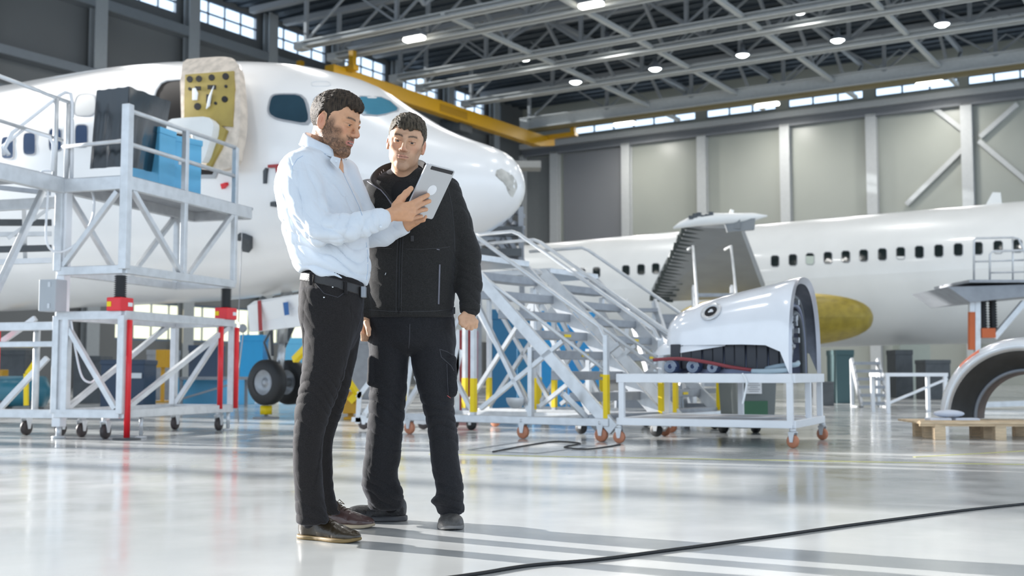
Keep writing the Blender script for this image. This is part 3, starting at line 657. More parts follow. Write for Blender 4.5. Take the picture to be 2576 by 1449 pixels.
mb = MB(); mb.box(G2(-1.1, 1.2, zd+.02), (2.2, 2.4, .03), U1, UL); mb.build('deck', ALUD, s2)
mb = MB(); mb.tube([G2(-2.4, 0, 3.62), G2(.03, 0, 3.55), G2(.03, .0, 3.0), G2(.0, .0, 2.7)], .022, 10); mb.build('top_rail', ALU, s2)
mb = MB(); mb.tube([G2(-2.4, .02, 3.18), G2(-.05, .02, 3.13)], .02, 10); mb.build('middle_rail', ALU, s2)
for t in (-.18, .0):
    mb = MB(); mb.tube([G2(t, 0, 2.65), G2(t, 0, 3.55)], .026, 10); mb.build('rail_post', ALU, s2)
mb = MB(); mb.tube([at(22, 390, 11.4), at(12, 372, 11.4), at(30, 335, 11.4), at(150, 240, 12.0), at(165, 232, 12.05), at(178, 236, 12.1), at(182, 262, 12.1), at(180, 460, 12.1)], .02, 10); mb.tube([at(10, 390, 11.5), at(5, 370, 11.5), at(60, 325, 11.5), at(125, 345, 11.6), at(134, 362, 11.6), at(132, 430, 11.6)], .018, 10); mb.build('handrail', WHITEP, s2)
for (a, b) in ((at(108, 480, 12.0), at(-40, 800, 11.3)), (at(120, 900, 12.6), at(-30, 1060, 12.6)), (at(90, 800, 12.8), at(-60, 905, 12.8))):
    mb = MB(); mb.bar(a, b, .06); mb.build('diagonal_brace', ALU, s2, bevel=.005)
mb = MB(); c = at(133, 744, 11.9); mb.box(c, (.18, .21, .33), U1, UL); cb = mb.build('control_box', mat('box_grey', (.42, .45, .48), .5), s2, bevel=.01)
for z in (-.11, .11):
    mb = MB(); mb.box(c-U1*.095-UL*.03+Z*z, (.01, .03, .05), U1, UL); mb.build('hinge', ALU, cb)
for (x0, y0, x1, y1, w_, m_) in ((-20, 470, 128, 486, .05, ALUD), (-20, 512, 128, 520, .05, ALU), (-20, 560, 130, 560, .07, GREYD), (-20, 590, 130, 588, .05, ALU), (-20, 628, 130, 624, .07, GREYD), (-20, 660, 130, 655, .06, ALU), (60, 520, 64, 660, .04, ALU), (20, 600, 128, 520, .04, ALU)):
    mb = MB(); mb.bar(at(x0, y0, 12.9), at(x1, y1, 13.1), w_); mb.build('deck_joist', m_, s2)
for t, l in ((.2, 1.0), (.05, .35)):
    mb = MB(); mb.cyl(G2(t, l, .2), G2(t, l, 1.15), .035, 10); mb.build('screw_column', RED, s2) if t > .1 else mb.build('post', ALU, s2)
for l in (.3, .75, 1.5): caster(s2, G2(.4, l, 0), .08, MATS['dark_caster'])
def hose(pts, r, lab, m=WHITEP):
    P_ = pts; mb = MB(); out = []
    for i in range(len(P_)-1):
        a = P_[max(0, i-1)]; b = P_[i]; c = P_[i+1]; d = P_[min(len(P_)-1, i+2)]
        for k in range(6):
            t = k/6; out.append(.5*((2*b)+(c-a)*t+(2*a-5*b+4*c-d)*t*t+(3*b-a-3*c+d)*t**3))
    out.append(P_[-1]); mb.tube(out, r, 8); return tag(mb.build('hose', m), lab, 'hose')
hose([at(130, 430, 11.85), at(104, 432, 11.85), at(108, 462, 11.85), at(120, 480, 11.85), at(116, 560, 11.85), at(118, 610, 11.85), at(135, 632, 11.9), at(165, 630, 11.95), at(205, 600, 12.0), at(232, 550, 12.1), at(236, 500, 12.1), at(222, 470, 12.1), at(190, 478, 12.1)], .013, 'white hose hanging in a loop from the left work platform deck')
hose([at(178, 800, 12.0), at(190, 880, 12.0), at(205, 945, 12.0), at(225, 962, 12.0), at(240, 955, 12.05)], .012, 'white hose hanging inside the lower frame of the work platform')
# black sheet draped booth and blue crates on the deck
BLK = mat('black_foil', (.006, .014, .022), .22, 0, .3, 2, bump=.35, bscale=5, stretch=(2, 2, .8), spec=.6)
def gdeck(px, py, t): return at(px, py, G(t, .3, 0).y)
bt = thing('draped_booth', 'booth of shiny black plastic sheeting standing on the work platform deck', 'tent', G(.7, .4, zd))
def drape(corners_top, corners_bot, name, n=36, amp=.02):
    rws = []
    m = 14
    for i in range(m+1):
        f = i/m; row = []
        for k in range(len(corners_top)-1):
            for j in range(n+1):
                u = j/n; a = corners_top[k].lerp(corners_top[k+1], u); b = corners_bot[k].lerp(corners_bot[k+1], u)
                p = a.lerp(b, f); nrm = (corners_top[k+1]-corners_top[k]).cross(Z).normalized()
                w = math.sin(u*13+k*2+math.sin(f*3)*1.0)*amp*.55*f+math.sin(u*29+f*6)*amp*.18*f
                edge = min(1, 4*u, 4*(1-u)); row.append(p+nrm*w*edge+Z*(.005*math.sin(u*21+k)*(1 if i == 0 else 0)))
        rws.append(row)
    mb = MB(); mb.grid(rws, True); return mb.build(name, BLK, bt)
tA = [gdeck(243, 228, .5)+UL*.45, gdeck(325, 218, .15), gdeck(430, 256, 1.35)]; bA = [gdeck(226, 425, .5)+UL*.45, gdeck(318, 418, .15), gdeck(398, 436, 1.35)]
tA[0] = at(243, 228, 12.2); bA[0] = at(226, 425, 12.2)
drape(tA, bA, 'sheet_wall')
k = tA[0]+U1*1.1; mb = MB(); mb.grid([[tA[0], tA[1]], [tA[0].lerp(tA[2]+UL*.4, .6), tA[1].lerp(tA[2], .6)-Z*.02], [tA[2]+UL*.4, tA[2]]]); mb.build('sheet_roof', BLK, bt)
def crate(px0, px1, ptop, pbot, Y, dep, lab, m, grp=None, name='blue_crate', cat='crate', lid=True, ux=None):
    p = at((px0+px1)/2, pbot, Y); top = at((px0+px1)/2, ptop, Y).z; w = abs(at(px1, pbot, Y).x-at(px0, pbot, Y).x)
    p.z = 2.722 if name == 'plastic_crate' else max(p.z, 0); h = top-p.z; ux = ux or Vector((1, 0, 0)); uy = Z.cross(ux)
    t = thing(name, lab, cat, p, 0, grp)
    mb = MB(); mb.box(p+uy*dep/2+Z*h*.46, (w*.96, dep*.96, h*.92), ux, uy); mb.build('box_body', m, t, bevel=.01)
    if lid:
        mb = MB(); mb.box(p+uy*dep/2+Z*h*.95, (w, dep, h*.1), ux, uy); mb.build('lid', m, t, bevel=.008)
    return t
cx = crate(386, 458, 325, 440, 13.05, .4, 'light blue plastic crate on the platform deck, next to the black booth', LBLUE, 'blue crates on the platform', 'plastic_crate', ux=U1)
ca1 = crate(408, 519, 345, 466, 13.35, .35, 'light blue plastic crate with a white label on the platform deck, right of the others', LBLUE, 'blue crates on the platform', 'plastic_crate', ux=Vector((.6, .8, 0)))
mb = MB(); p = at(462, 410, 13.1); mb.box(p, (.14, .01, .055), Vector((.6, .8, 0)), Vector((-.8, .6, 0))); mb.build('crate_label', PAPER, ca1)
# ------------------------------------------------------------------ mobile stairs
E1 = Vector((-.81, .586, 0)); E2 = Vector((.586, .81, 0))
S0 = flo(1535, 1112); S0.z = 0; S0 = S0+E1*.1
def make_stair(o, lab, full=True):
    t = thing('mobile_stairs', lab, 'stairs', o, 0, 'mobile aluminium stairs')
    def Q(s, w, z): return Vector(o)+E1*s+E2*w+Z*z
    W = 1.12; n = 8; run, rise, zf = .225, .215, .22
    for i in range(n):
        mb = MB(); s = .05+run*i; z = zf+rise*i; mb.box(Q(s, W/2, z), (.2, W, .09), E1, E2); tr = mb.build('tread', ALUD, t, bevel=.006)
        if i in (1, 2, 3, 4):
            mb = MB(); mb.box(Q(s-.103, W*.62, z), (.006, .13, .03), E1, E2); mb.build('tread_label', YELT, tr)
    top = zf+rise*n; se = .05+run*n
    mb = MB(); mb.box(Q(se+.35, W/2, top), (1.1, W, .07), E1, E2); mb.build('landing', ALU, t, bevel=.006)
    for w in (0, W):
        mb = MB(); mb.bar(Q(-.15, w, .12), Q(se-.1, w, top-.02), .045, .13); mb.build('stringer', ALU, t, bevel=.006)
        mb = MB(); mb.tube([Q(-.06, w, .62), Q(-.05, w, 1.02), Q(.02, w, 1.14), Q(se-.05, w, top+.36), Q(se+.05, w, top+.40), Q(se+.9, w, top+.40)], .022, 10); mb.build('handrail', ALU, t)
        mb = MB(); mb.tube([Q(-.05, w, .70), Q(se, w, top+.02), Q(se+.9, w, top+.1)], .018, 10); mb.build('knee_rail', ALU, t)
        mb = MB(); mb.bar(Q(-.06, w, .62), Q(-.06, w, 1.05), .045, None, E1); mb.build('rail_post', ALU, t)
        mb = MB(); mb.bar(Q(-.06, w, .22), Q(-.06, w, .66), .05, None, E1); mb.build('yellow_post', YELT, t)
        mb = MB(); mb.bar(Q(-.1, w, .19), Q(se+.9, w, .19), .07, .08); mb.build('base_beam', ALU, t, bevel=.006)
        for s in (.85, 1.6, 2.6):
            zz = zf+rise*(s-.05)/run if s < se else top
            mb = MB(); mb.bar(Q(s, w, .2), Q(s, w, zz-.04), .05, None, E1); mb.build('support_post', ALU, t)
            if s == 1.6 or s == 2.6: mb = MB(); mb.bar(Q(s, w, .26), Q(s, w, .62), .056, None, E1); mb.build('yellow_post', YELT, t)
        for (a, b, c, d) in ((.85, .25, 1.6, 1.5), (1.6, .25, 2.6, 1.7), (2.6, .25, 1.6, 1.5), (.45, 1.0, 1.5, .3)):
            mb = MB(); mb.bar(Q(a, w, b), Q(c, w, d), .045); mb.build('diagonal_brace', ALU, t)
        for s in (0.0, .95, 2.5): caster(t, Q(s, w, 0), .07, ORANGE if w == 0 else BLACKR, ax=E2)
    for s in (.9, se+.9, -.1): mb = MB(); mb.bar(Q(s, 0, .19), Q(s, W, .19), .06); mb.build('cross_beam', ALU, t)
    for s, w in ((.3, -.05), ):
        mb = MB(); mb.lathe([(0, -.02), (.11, -.02), (.11, .02), (0, .02)], 20, Q(1.0, -.06, .42), E2, (0, 180)); mb.build('ballast_disc', ALU, t)
    return t
stair_a = make_stair(S0, 'aluminium mobile stairs with yellow posts, the nearer of the two beside the wheeled table')
make_stair(S0+Vector((.93, 1.75, 0)), 'aluminium mobile stairs, the farther of the two, partly behind the wheeled table')
mb = MB(); a = flo(1432, 1035); mb.bar(at(1415, 990, 11.5), flo(1525, 1108)+Z*.03, .06, .05); mb.build('tow_handle', ALU, stair_a)
# stairs structure behind first (small ones in middle distance)
def ladder(px0, px1, ytop, ybot, Y, n, lab, rails=True, dx=0.0, mat_=ALU):
    a = at(px0, ybot, Y); b = at(px1, ybot, Y); zt = at(px0, ytop, Y).z; a.z = 0; b.z = 0
    t = thing('service_stairs', lab, 'stairs', (a+b)/2)
    w = (b-a); dpt = Vector((dx, 1.6*(zt-a.z)/2.4, 0))
    for i in range(n):
        f = (i+.5)/n; mb = MB(); c = (a+b)/2+dpt*f+Z*((zt-a.z)*f); mb.box(c, (w.length, .2, .06)); mb.build('tread', ALUD, t)
    for s in (a, b):
        mb = MB(); mb.bar(s, s+dpt+Z*(zt-a.z), .05, .12); mb.build('stringer', mat_, t)
        if rails:
            mb = MB(); mb.tube([s+Z*.1, s+Z*.8, s+dpt+Z*(zt-a.z+.75), s+dpt+Vector((0, .6, zt-a.z+.75))], .025, 8); mb.build('handrail', mat_, t)
        mb = MB(); mb.bar(s+dpt, s+dpt+Z*(zt-a.z), .06, None, (0, 1, 0)); mb.bar(s, s+dpt, .05); mb.build('rear_post', mat_, t)
    return t
ladder(1768, 1872, 705, 985, 19.5, 7, 'grey service stairs rising behind the engine cowling toward the wing', dx=.1)
ladder(1665, 1740, 745, 1020, 17.5, 6, 'grey service stairs left of the engine cowling, low behind the mobile stairs', False, dx=-.4)
ladder(2168, 2236, 903, 1010, 23, 6, 'small grey steps on wheels under the right airliner fuselage', False)
ladder(1730, 1830, 965, 1085, 14.2, 3, 'low grey steps standing behind the wheeled table', False)
# tower behind the radome
tw = thing('stair_tower', 'tall grey steel stair tower behind the airliner nose', 'stair tower', at(1260, 960, 30)-Z*at(1260, 960, 30).z)
for (x0, y0, x1, y1, w) in ((1310, 520, 1316, 960, .14), (1205, 560, 1205, 960, .14), (1215, 610, 1290, 540, .1), (1225, 560, 1310, 700, .12), (1245, 545, 1340, 700, .12), (1268, 530, 1318, 610, .1), (1205, 600, 1318, 590, .14), (1205, 655, 1300, 648, .1), (1222, 640, 1262, 600, .07), (1262, 600, 1290, 640, .07), (1285, 525, 1318, 545, .1), (1290, 560, 1318, 575, .1)):
    mb = MB(); mb.bar(at(x0, y0, 30), at(x1, y1, 30.3), w); mb.build('steel_member', GREYM, tw)
mb = MB(); mb.box(at(1262, 588, 30.5), (1.1, 1.2, .25)); mb.box(at(1255, 640, 30.5), (1.2, 1.2, .2)); mb.build('landing', GREYD, tw)
mb = MB(); mb.box(at(1322, 418, 60), (1.6, 1.2, .35)); hh = mb.build('wall_bracket', mat('bracket_grey', (.3, .3, .29), .5)); tag(hh, 'small grey bracket shelf on the wall right of the radome', 'bracket')
# ------------------------------------------------------------------ wheeled table
T0 = flo(1558, 1115); T1 = flo(1995, 1127); T0.z = T1.z = 0
e = (T1-T0); LT = e.length; e.normalize(); g = Z.cross(e); g = -g if g.y < 0 else g; DT = 1.42
def Tt(u, v, z): return T0+e*u+g*v+Z*z
tb = thing('wheeled_table', 'white steel table on castors carrying the engine cowling', 'table', Tt(LT/2, DT/2, 0)); TZ = .672
mb = MB()
for (a, b) in (((0, 0), (LT, 0)), ((LT, 0), (LT, DT)), ((LT, DT), (0, DT)), ((0, DT), (0, 0)), ((LT*.35, 0), (LT*.35, DT)), ((LT*.7, 0), (LT*.7, DT))): mb.bar(Tt(*a, TZ-.045), Tt(*b, TZ-.045), .06, .085)
mb.build('top_frame', WHITEP, tb, bevel=.005)
mb = MB()
for (a, b) in (((0, 0), (LT, 0)), ((LT, 0), (LT, DT)), ((LT, DT), (0, DT)), ((0, DT), (0, 0)), ((0, DT/2), (LT, DT/2))): mb.bar(Tt(*a, .21), Tt(*b, .21), .06, .07)
mb.build('bottom_frame', WHITEP, tb, bevel=.005)
mb = MB(); mb.box(Tt(LT/2, DT/2, .235), (LT, DT, .012), e, g); mb.build('shelf', mat('shelf_grey', (.5, .5, .52), .5), tb)
for (u, v) in ((0.03, 0), (LT-.02, 0), (LT-.02, DT), (.03, DT), (LT, DT*.52), (LT*.5, DT)):
    mb = MB(); mb.bar(Tt(u, v, .2), Tt(u, v, TZ-.06), .055, None, e); mb.build('leg', WHITEP, tb, bevel=.005)
for (u, v) in ((0, 0), (LT, 0), (LT, DT), (0, DT)): caster(tb, Tt(u, v, 0), .06, ORANGE, ax=g if (u == 0) else (g+e*.4).normalized())
# engine cowling (thrust reverser half)
cw = thing('engine_cowling', 'white engine cowling half with a round porthole lying on the wheeled table', 'cowling', Tt(LT/2, DT/2, TZ))
CWM = mat('cowling_white', (.82, .84, .88), .16, coat=.5)
# axis runs along the table; rings: (u, half depth, height, base z)
st_ = [(.44, .10, .36, .27), (.46, .30, .46, .27), (.50, .42, .555, .27), (.57, .49, .62, .27), (.68, .53, .67, .27), (.85, .57, .725, .27), (1.05, .60, .775, .27), (1.3, .635, .83, .27), (1.52, .665, .875, .26), (1.66, .69, .91, .20), (1.74, .70, .925, .0)]
def cring(u, hd, h, zb_, n=28, inset=0.0):
    r = []
    for k in range(n+1):
        th = math.pi*k/n; c = math.cos(th); s = math.sin(th)
        r.append(Tt(u-.10, .70+(-(hd-inset))*(abs(c)**.8)*(1 if c > 0 else -1), TZ+zb_+(h-inset-zb_)*(s**.75)))
    return r
mb = MB(); mb.grid([cring(*s) for s in st_]); shell = mb.build('outer_skin', CWM, cw)
mb = MB(); mb.grid([cring(u, hd, h, zb_, inset=.035) for (u, hd, h, zb_) in st_[2:]]); mb.build('inner_skin', mat('inner_skin_grey', (.25, .27, .32), .35, .3, .3, 6), cw)
mb = MB(); a = cring(*st_[-1]); b = cring(1.74, .70, .925, 0, inset=.06); mb.grid([a, b]); a2 = [p+e*.03 for p in a]; mb.grid([a, a2]); mb.grid([a2, b]); mb.build('front_ring', mat('ring_grey', (.45, .46, .5), .3, .5), cw)
for i, (ins, off) in enumerate(((.16, -.12), (.26, -.10), (.36, -.08))):
    p = cring(1.68+off*.3, .64, .87, 0, inset=ins*.8)
    mb = MB(); mb.tube(p[0:29], .028, 8, caps=False); mb.build('duct_seal', [GREYD, mat('blue_grey_metal', (.14, .16, .24), .35, .4), GREYD][i], cw)
mb = MB(); a = cring(1.60, .52, .52, 0, inset=.0); b = [p-e*.8 for p in a]; mb.grid([a, b]); mb.build('inner_duct', MATS['blue_grey_metal'], cw)
mb = MB(); prng = random.Random(3); 
for i in range(16):
    y0 = prng.uniform(.1, .75); v0 = .70-.42+prng.uniform(0, .35); p = Tt(1.6-.02*i % .1, v0, TZ+y0); pts = [p]
    for k in range(4): p = p+Vector((prng.uniform(-.03, .03), prng.uniform(-.05, .05), prng.uniform(-.12, .05))); p.z = max(p.z, TZ+.03); pts.append(p.copy())
    mb.tube(pts, prng.choice([.008, .011, .014]), 6)
for i in range(9): mb.box(Tt(1.58, .35+prng.uniform(0, .4), TZ+prng.uniform(.3, .75)), (.05, .06, .05), e, g)
mb.build('harness', mat('harness_metal', (.4, .42, .46), .35, .5, .4, 20), cw)
# tail fin tip and dark cascade below skin
mb = MB(); rws = []
for u, hd, h, z0 in ((.20, .02, .20, .17), (.26, .13, .26, .16), (.36, .22, .32, .16), (.50, .30, .38, .17), (.72, .34, .42, .20), (1.0, .34, .42, .24)):
    rws.append([Tt(u+.02, .47-hd*math.cos(math.pi*k/14), TZ+.02+z0+(h-z0)*math.sin(math.pi*k/14)) for k in range(15)]+[Tt(u+.02, .47-hd, TZ+.02+z0)])
mb.grid(rws); mb.build('tail_fillet', CWM, cw)
CASC = mat('cascade_dark', (.03, .032, .04), .4, .3)
for i in range(10):
    u = .52+i*.105; mb = MB(); mb.box(Tt(u, .17+.02*(i % 2), TZ+.16), (.098, .03, .24), e, g); mb.build('cascade_vane', CASC, cw, bevel=.008)
pp = Tt(.56, .16, TZ+.42); nn = (-g*.93+Z*.36).normalized()
# porthole on the skin
i0 = (.66+.85)/2
sk = [cring(*s) for s in st_]
def skp(u, frac):
    us = [s[0] for s in st_]; j = max(i for i in range(len(us)-1) if us[i] <= u); t = (u-us[j])/(us[j+1]-us[j]); k = frac*28; k0 = int(k); 
    A = sk[j][k0].lerp(sk[j][k0+1], k-k0); B = sk[j+1][k0].lerp(sk[j+1][k0+1], k-k0); return A.lerp(B, t)
pc = skp(.97, .19); pu = (skp(1.02, .19)-skp(.92, .19)).normalized(); pv = (skp(.97, .23)-skp(.97, .15)).normalized(); pn = pu.cross(pv); pn = -pn if pn.y > 0 else pn
mb = MB(); mb.lathe([(.065, .004), (.105, .002), (.105, .014), (.065, .016)], 28, pc, pn, ref=pu, closed=True); ph_ = mb.build('porthole_ring', ALU, cw)
mb = MB(); mb.lathe([(0, .010), (.066, .010)], 24, pc, pn, ref=pu); mb.build('porthole', DARK, ph_)
mb = MB(); mb.box(pc+pn*.012, (.05, .018, .006), pu, pv, pn); mb.box(pc+pn*.012+pv*.015, (.025, .02, .006), pu, pv, pn); mb.build('porthole_bracket', WHITEP, ph_)
# rolls, hoses and straps on the table
FOAM = mat('blue_foam_roll', (.03, .05, .12), .8); FOAML = mat('pale_foam_edge', (.38, .45, .55), .8)
for i, (px, py, sz, l) in enumerate(((1692, 921, .062, 'left one, tightly coiled'), (1750, 920, .062, 'middle one with pale rim'), (1800, 920, .052, 'right one in the shadow of the cowling'))):
    c = at(px, py, 0); 
    u = (px-1560)/437*LT; c = Tt(u, .05, TZ+sz+.002)
    t = thing('foam_roll', 'rolled blue foam mat under the cowling, '+l, 'foam roll', c-Z*sz, 0, 'blue foam rolls')
    mb = MB(); mb.cyl(c, c+g*.5, sz, 24); mb.build('roll_body', FOAM, t)
    mb = MB(); sp = [c-g*.004+(e*math.cos(a)+Z*math.sin(a))*(sz*.96*(1-a/30)) for a in np.linspace(0, 20, 60)]; mb.tube(sp, .0045, 6); mb.build('coil_edge', FOAML, t)
hose([Tt(.35, -.0, TZ+.13), Tt(.6, -.0, TZ+.14), Tt(.85, .0, TZ+.11), Tt(1.1, .02, TZ+.06), Tt(1.3, .05, TZ+.03)], .016, 'dark red padded hose lying along the front of the cowling', mat('maroon_rubber', (.22, .03, .04), .5))
hose([Tt(1.3, .02, TZ+.02), Tt(1.45, -.02, TZ+.02), Tt(1.62, .03, TZ+.03), Tt(1.55, .2, TZ+.04), Tt(1.4, .16, TZ+.04), Tt(1.55, .1, TZ+.07), Tt(1.68, .12, TZ+.08), Tt(1.66, .3, TZ+.1)], .024, 'pale blue hose coiled at the right end of the wheeled table', mat('pale_blue_hose', (.35, .45, .52), .5))
hose([Tt(1.22, -.035, TZ-.0), Tt(1.26, -.04, TZ-.08), Tt(1.24, -.04, TZ-.2), Tt(1.22, -.04, TZ-.28)], .01, 'short white strap hanging from the wheeled table', PAPER)
# bin behind the table
bp_ = flo(1908, 1094); bp_.z = 0
bn = thing('waste_bin', 'grey wheeled waste bin with green marking behind the wheeled table', 'waste bin', bp_)
bx_, by_ = Vector((.97, .24, 0)).normalized(), Vector((-.24, .97, 0)).normalized()
BING = mat('bin_grey', (.16, .18, .18), .5)
mb = MB(); vs = []
for z, k in ((.07, .86), (.86, 1.0)):
    for (sx, sy) in ((-1, -1), (1, -1), (1, 1), (-1, 1)): vs.append(bp_+bx_*sx*.25*k+by_*(.27+sy*.27*k)+Z*z)
mb.add(vs, [(3, 2, 1, 0), (4, 5, 6, 7)]+[(i, (i+1) % 4, 4+(i+1) % 4, 4+i) for i in range(4)]); mb.build('bin_body', BING, bn, bevel=.015)
mb = MB(); mb.box(bp_+by_*.28+Z*.88, (.5, .6, .05), bx_, by_); mb.build('lid', BING, bn, bevel=.012)
mb = MB(); mb.box(bp_+Z*.27-by_*.0-bx_*.03+by_*-.0, (.3, .012, .2), bx_, by_); mb.v = [tuple(Vector(v)+by_*.012) for v in mb.v]; mb.build('green_marking', mat('bin_green', (.03, .12, .06), .5), bn)
mb = MB(); mb.box(bp_+Z*.52-bx_*.05-by_*.002, (.19, .01, .14), bx_, by_); nt_ = mb.build('paper_notice', PAPER, bn)
mb = MB()
for k in range(5): mb.box(bp_+Z*(.565-.022*k)-bx_*.05-by_*.009, ((.12, .15, .09, .14, .11)[k], .004, .006), bx_, by_)
mb.build('text_lines', mat('ink_grey', (.3, .3, .32), .7), nt_)
for s in (-1, 1):
    mb = MB(); mb.lathe([(0, -.03), (.08, -.03), (.08, .03), (0, .03)], 16, bp_+by_*.48+bx_*s*.2+Z*.08, bx_); mb.build('wheel', BLACKR, bn)
# ------------------------------------------------------------------ pallet and engine inlet at right
p0 = flo(2366, 1107); p1 = flo(2330, 1082); PX = Vector((.995, -.06, 0)).normalized(); PY = Vector((-PX.y, PX.x, 0))
p0.z = 0; pal = thing('pallet', 'pale wooden pallet under the engine inlet ring at the right edge', 'pallet', p0)
def Pp(u, v, z): return p0+PX*u+PY*v+Z*z
WL, WD = 1.3, .8
for k in range(5):
    mb = MB(); mb.box(Pp(-.2+WL/2, .05+k*.175, .172), (WL, .14, .022), PX, PY); mb.build('deck_board', WOOD, pal, bevel=.003)
for u in (.0, .6, 1.05):
    mb = MB(); mb.box(Pp(u-.19+.19, .4, .15), (.1, .8, .022), PX, PY); mb.build('stringer_board', WOOD, pal)
    for v in (.05, .4, .75):
        mb = MB(); mb.box(Pp(u, v, .07), (.11, .1, .14), PX, PY); mb.build('block', WOOD, pal, bevel=.004)
mb = MB(); mb.box(Pp(-.2+WL/2, .02, .168), (WL, .03, .06), PX, PY); mb.build('edge_board', WOOD, pal)
PZ = .184
# white padding bags
mb = MB(); mb.sphere(Pp(.15, .2, PZ+.075), (.16, .1, .04), 10); o = mb.build('padding_bag', mat('bag_white', (.62, .66, .75), .4, bump=.5, bscale=20)); tag(o, 'white padding bag under the inlet ring on the pallet, upper one', 'padding bag')
mb = MB(); mb.box(Pp(.03, .16, PZ+.017), (.22, .2, .032), PX, PY); o = mb.build('padding_block', MATS['bag_white'], None, bevel=.01); tag(o, 'flat white padding block at the left front of the pallet', 'padding block')
mb = MB(); mb.box(Pp(.30, .16, PZ+.017), (.24, .2, .032), PX, PY); o = mb.build('padding_block', MATS['bag_white'], None, bevel=.01); tag(o, 'flat white padding block right of its twin on the pallet', 'padding block')
# inlet: half ring revolved, axis pointing left-front
ic = Pp(1.0, .42, PZ+.0); iax = Vector((-.55, -.835, 0)).normalized()
inl = thing('engine_inlet', 'white and grey engine inlet ring half standing on the pallet, cut by the right edge', 'engine inlet', ic)
prof = []
lipr, dep = .72, .34
INW = mat('inlet_white', (.80, .82, .85), .2, coat=.4)
outer = [(.775, .165), (.81, .145), (.84, .08), (.86, .0), (.87, -.12), (.87, -.3)]
inner_lip = [(.66, .20), (.62, .17), (.60, .12)]
ref = iax.cross(Z).normalized()
def ring(prof, m, nm, a0=0, a1=180):
    mb = MB(); mb.lathe(prof, 40, ic, iax, (a0, a1), ref=ref); return mb.build(nm, m, inl)
# lathe turns from ref towards ax x ref: choose the upper half
sgn = 1 if iax.cross(ref).z > 0 else -1
A0, A1 = (0, 180) if sgn > 0 else (180, 360)
ring(outer+[(.85, -.3), (.62, -.3)], INW, 'outer_skin', A0, A1)
ring([(.775, .165), (.755, .165), (.735, .15), (.725, .12)], mat('lip_metal', (.7, .72, .74), .2, .5), 'lip', A0, A1)
ring([(.725, .12), (.67, .02), (.60, -.08), (.54, -.13)], mat('duct_grey', (.07, .075, .08), .3, .4, .3, 3), 'inner_barrel', A0, A1)
ring([(.54, -.13), (.525, -.115), (.51, -.13), (.505, -.16)], GREYM, 'inner_flange', A0, A1)
ring([(.505, -.15), (.49, -.25), (.48, -.40)], mat('brown_liner', (.10, .055, .035), .6, 0, .4, 8), 'liner', A0, A1)
rw = [(.80, .15), (.84, .08), (.86, .0), (.87, -.1)]
ring([(r+.003, z+.002) for r, z in rw], mat('orange_red_mark', (.8, .12, .02), .4), 'orange_mark', A0+(46 if sgn > 0 else 120), A0+(62 if sgn > 0 else 138))
# ------------------------------------------------------------------ lift platform, right edge
LY = 21.5
lf = thing('lift_platform', 'lift platform with railings, black bellows and orange legs beside the right airliner', 'lift', flo(2480, 1040))
mb = MB(); a = at(2385, 722, LY); mb.prism([a, at(2700, 712, LY), at(2700, 734, LY), at(2440, 760, LY-.0)], Vector((0, 2.0, 0))); mb.build('deck', GREYM, lf)
mb = MB(); a = at(2440, 708, LY); mb.box(Vector((a.x+1.6, LY+.8, a.z)), (3.3, 1.8, .05)); mb.build('deck_plate', ALUD, lf)
for (pts) in (([(2450, 710), (2450, 605), (2456, 599), (2548, 597), (2562, 600), (2580, 640), (2580, 708)]), ([(2490, 707), (2490, 640), (2496, 632), (2700, 626)])):
    mb = MB(); mb.tube([at(x, y, LY+.1) for x, y in pts], .022, 8); mb.build('railing', ALU, lf)
mb = MB()
for (x0, y0, x1, y1) in ((2450, 658, 2580, 654), (2547, 598, 2548, 706), (2490, 686, 2700, 680)): mb.tube([at(x0, y0, LY+.15), at(x1, y1, LY+.15)], .018, 8)
mb.build('knee_rail', ALU, lf)
for x in (2474, 2499):
    mb = MB(); b = at(x, 835, LY+.6); tt = at(x, 742, LY+.6); n = 14
    mb.lathe([(0, 0)]+[((.085 if i % 2 else .055), (tt.z-b.z)*i/(2*n)) for i in range(2*n+1)]+[(0, tt.z-b.z)], 16, b); mb.build('jack_bellows', BLACKR, lf)
mb = MB()
mb.bar(at(2444, 735, LY+.3), at(2444, 785, LY+.3), .1, None, (0, 1, 0)); mb.bar(at(2458, 735, LY+.3), at(2458, 1030, LY+.3), .1, None, (0, 1, 0)); mb.bar(at(2576, 760, LY+.3), at(2500, 850, LY+.3), .1); mb.bar(at(2430, 1020, LY+.3), at(2700, 1010, LY+.3), .1); mb.build('frame', ALU, lf)
mb = MB(); mb.bar(at(2444, 785, LY+.3), at(2444, 880, LY+.3), .1, None, (0, 1, 0)); mb.bar(at(2466, 838, LY+.3), at(2500, 838, LY+.3), .18); mb.build('orange_leg', mat('orange_paint', (.55, .12, .03), .5), lf)
# ------------------------------------------------------------------ equipment in the middle distance
def blockobj(name, px0, px1, ptop, pbot, Y, dep, lab, cat, m, extra=None, grp=None):
    pbot = proj(np.array((at((px0+px1)/2, pbot, Y).x, Y, 0)))[1]+2
    t = crate(px0, px1, ptop, pbot, Y, dep, lab, m, grp, name, cat)
    return t
def gy(py): return max(3, flo(1288, py).y)
cab = blockobj('tool_cabinet', 1237, 1302, 778, 1036, 20.2, .7, 'tall blue tool cabinet just right of the second man behind the mobile stairs', 'cabinet', mat('cabinet_blue', (.02, .15, .30), .5))
blockobj('tool_cabinet', 1340, 1425, 782, 1022, 23, .8, 'bright blue cabinet behind the mobile stairs, left half of the pair', 'cabinet', BLUE, grp=None)
blockobj('tool_cabinet', 1430, 1522, 785, 1018, 23.6, .8, 'bright blue cabinet behind the mobile stairs, right half of the pair', 'cabinet', BLUE)
blockobj('steel_locker', 1300, 1336, 790, 1030, 22, .6, 'narrow steel blue locker between the dark and the bright blue cabinets', 'locker', mat('steel_blue', (.03, .2, .38), .5))
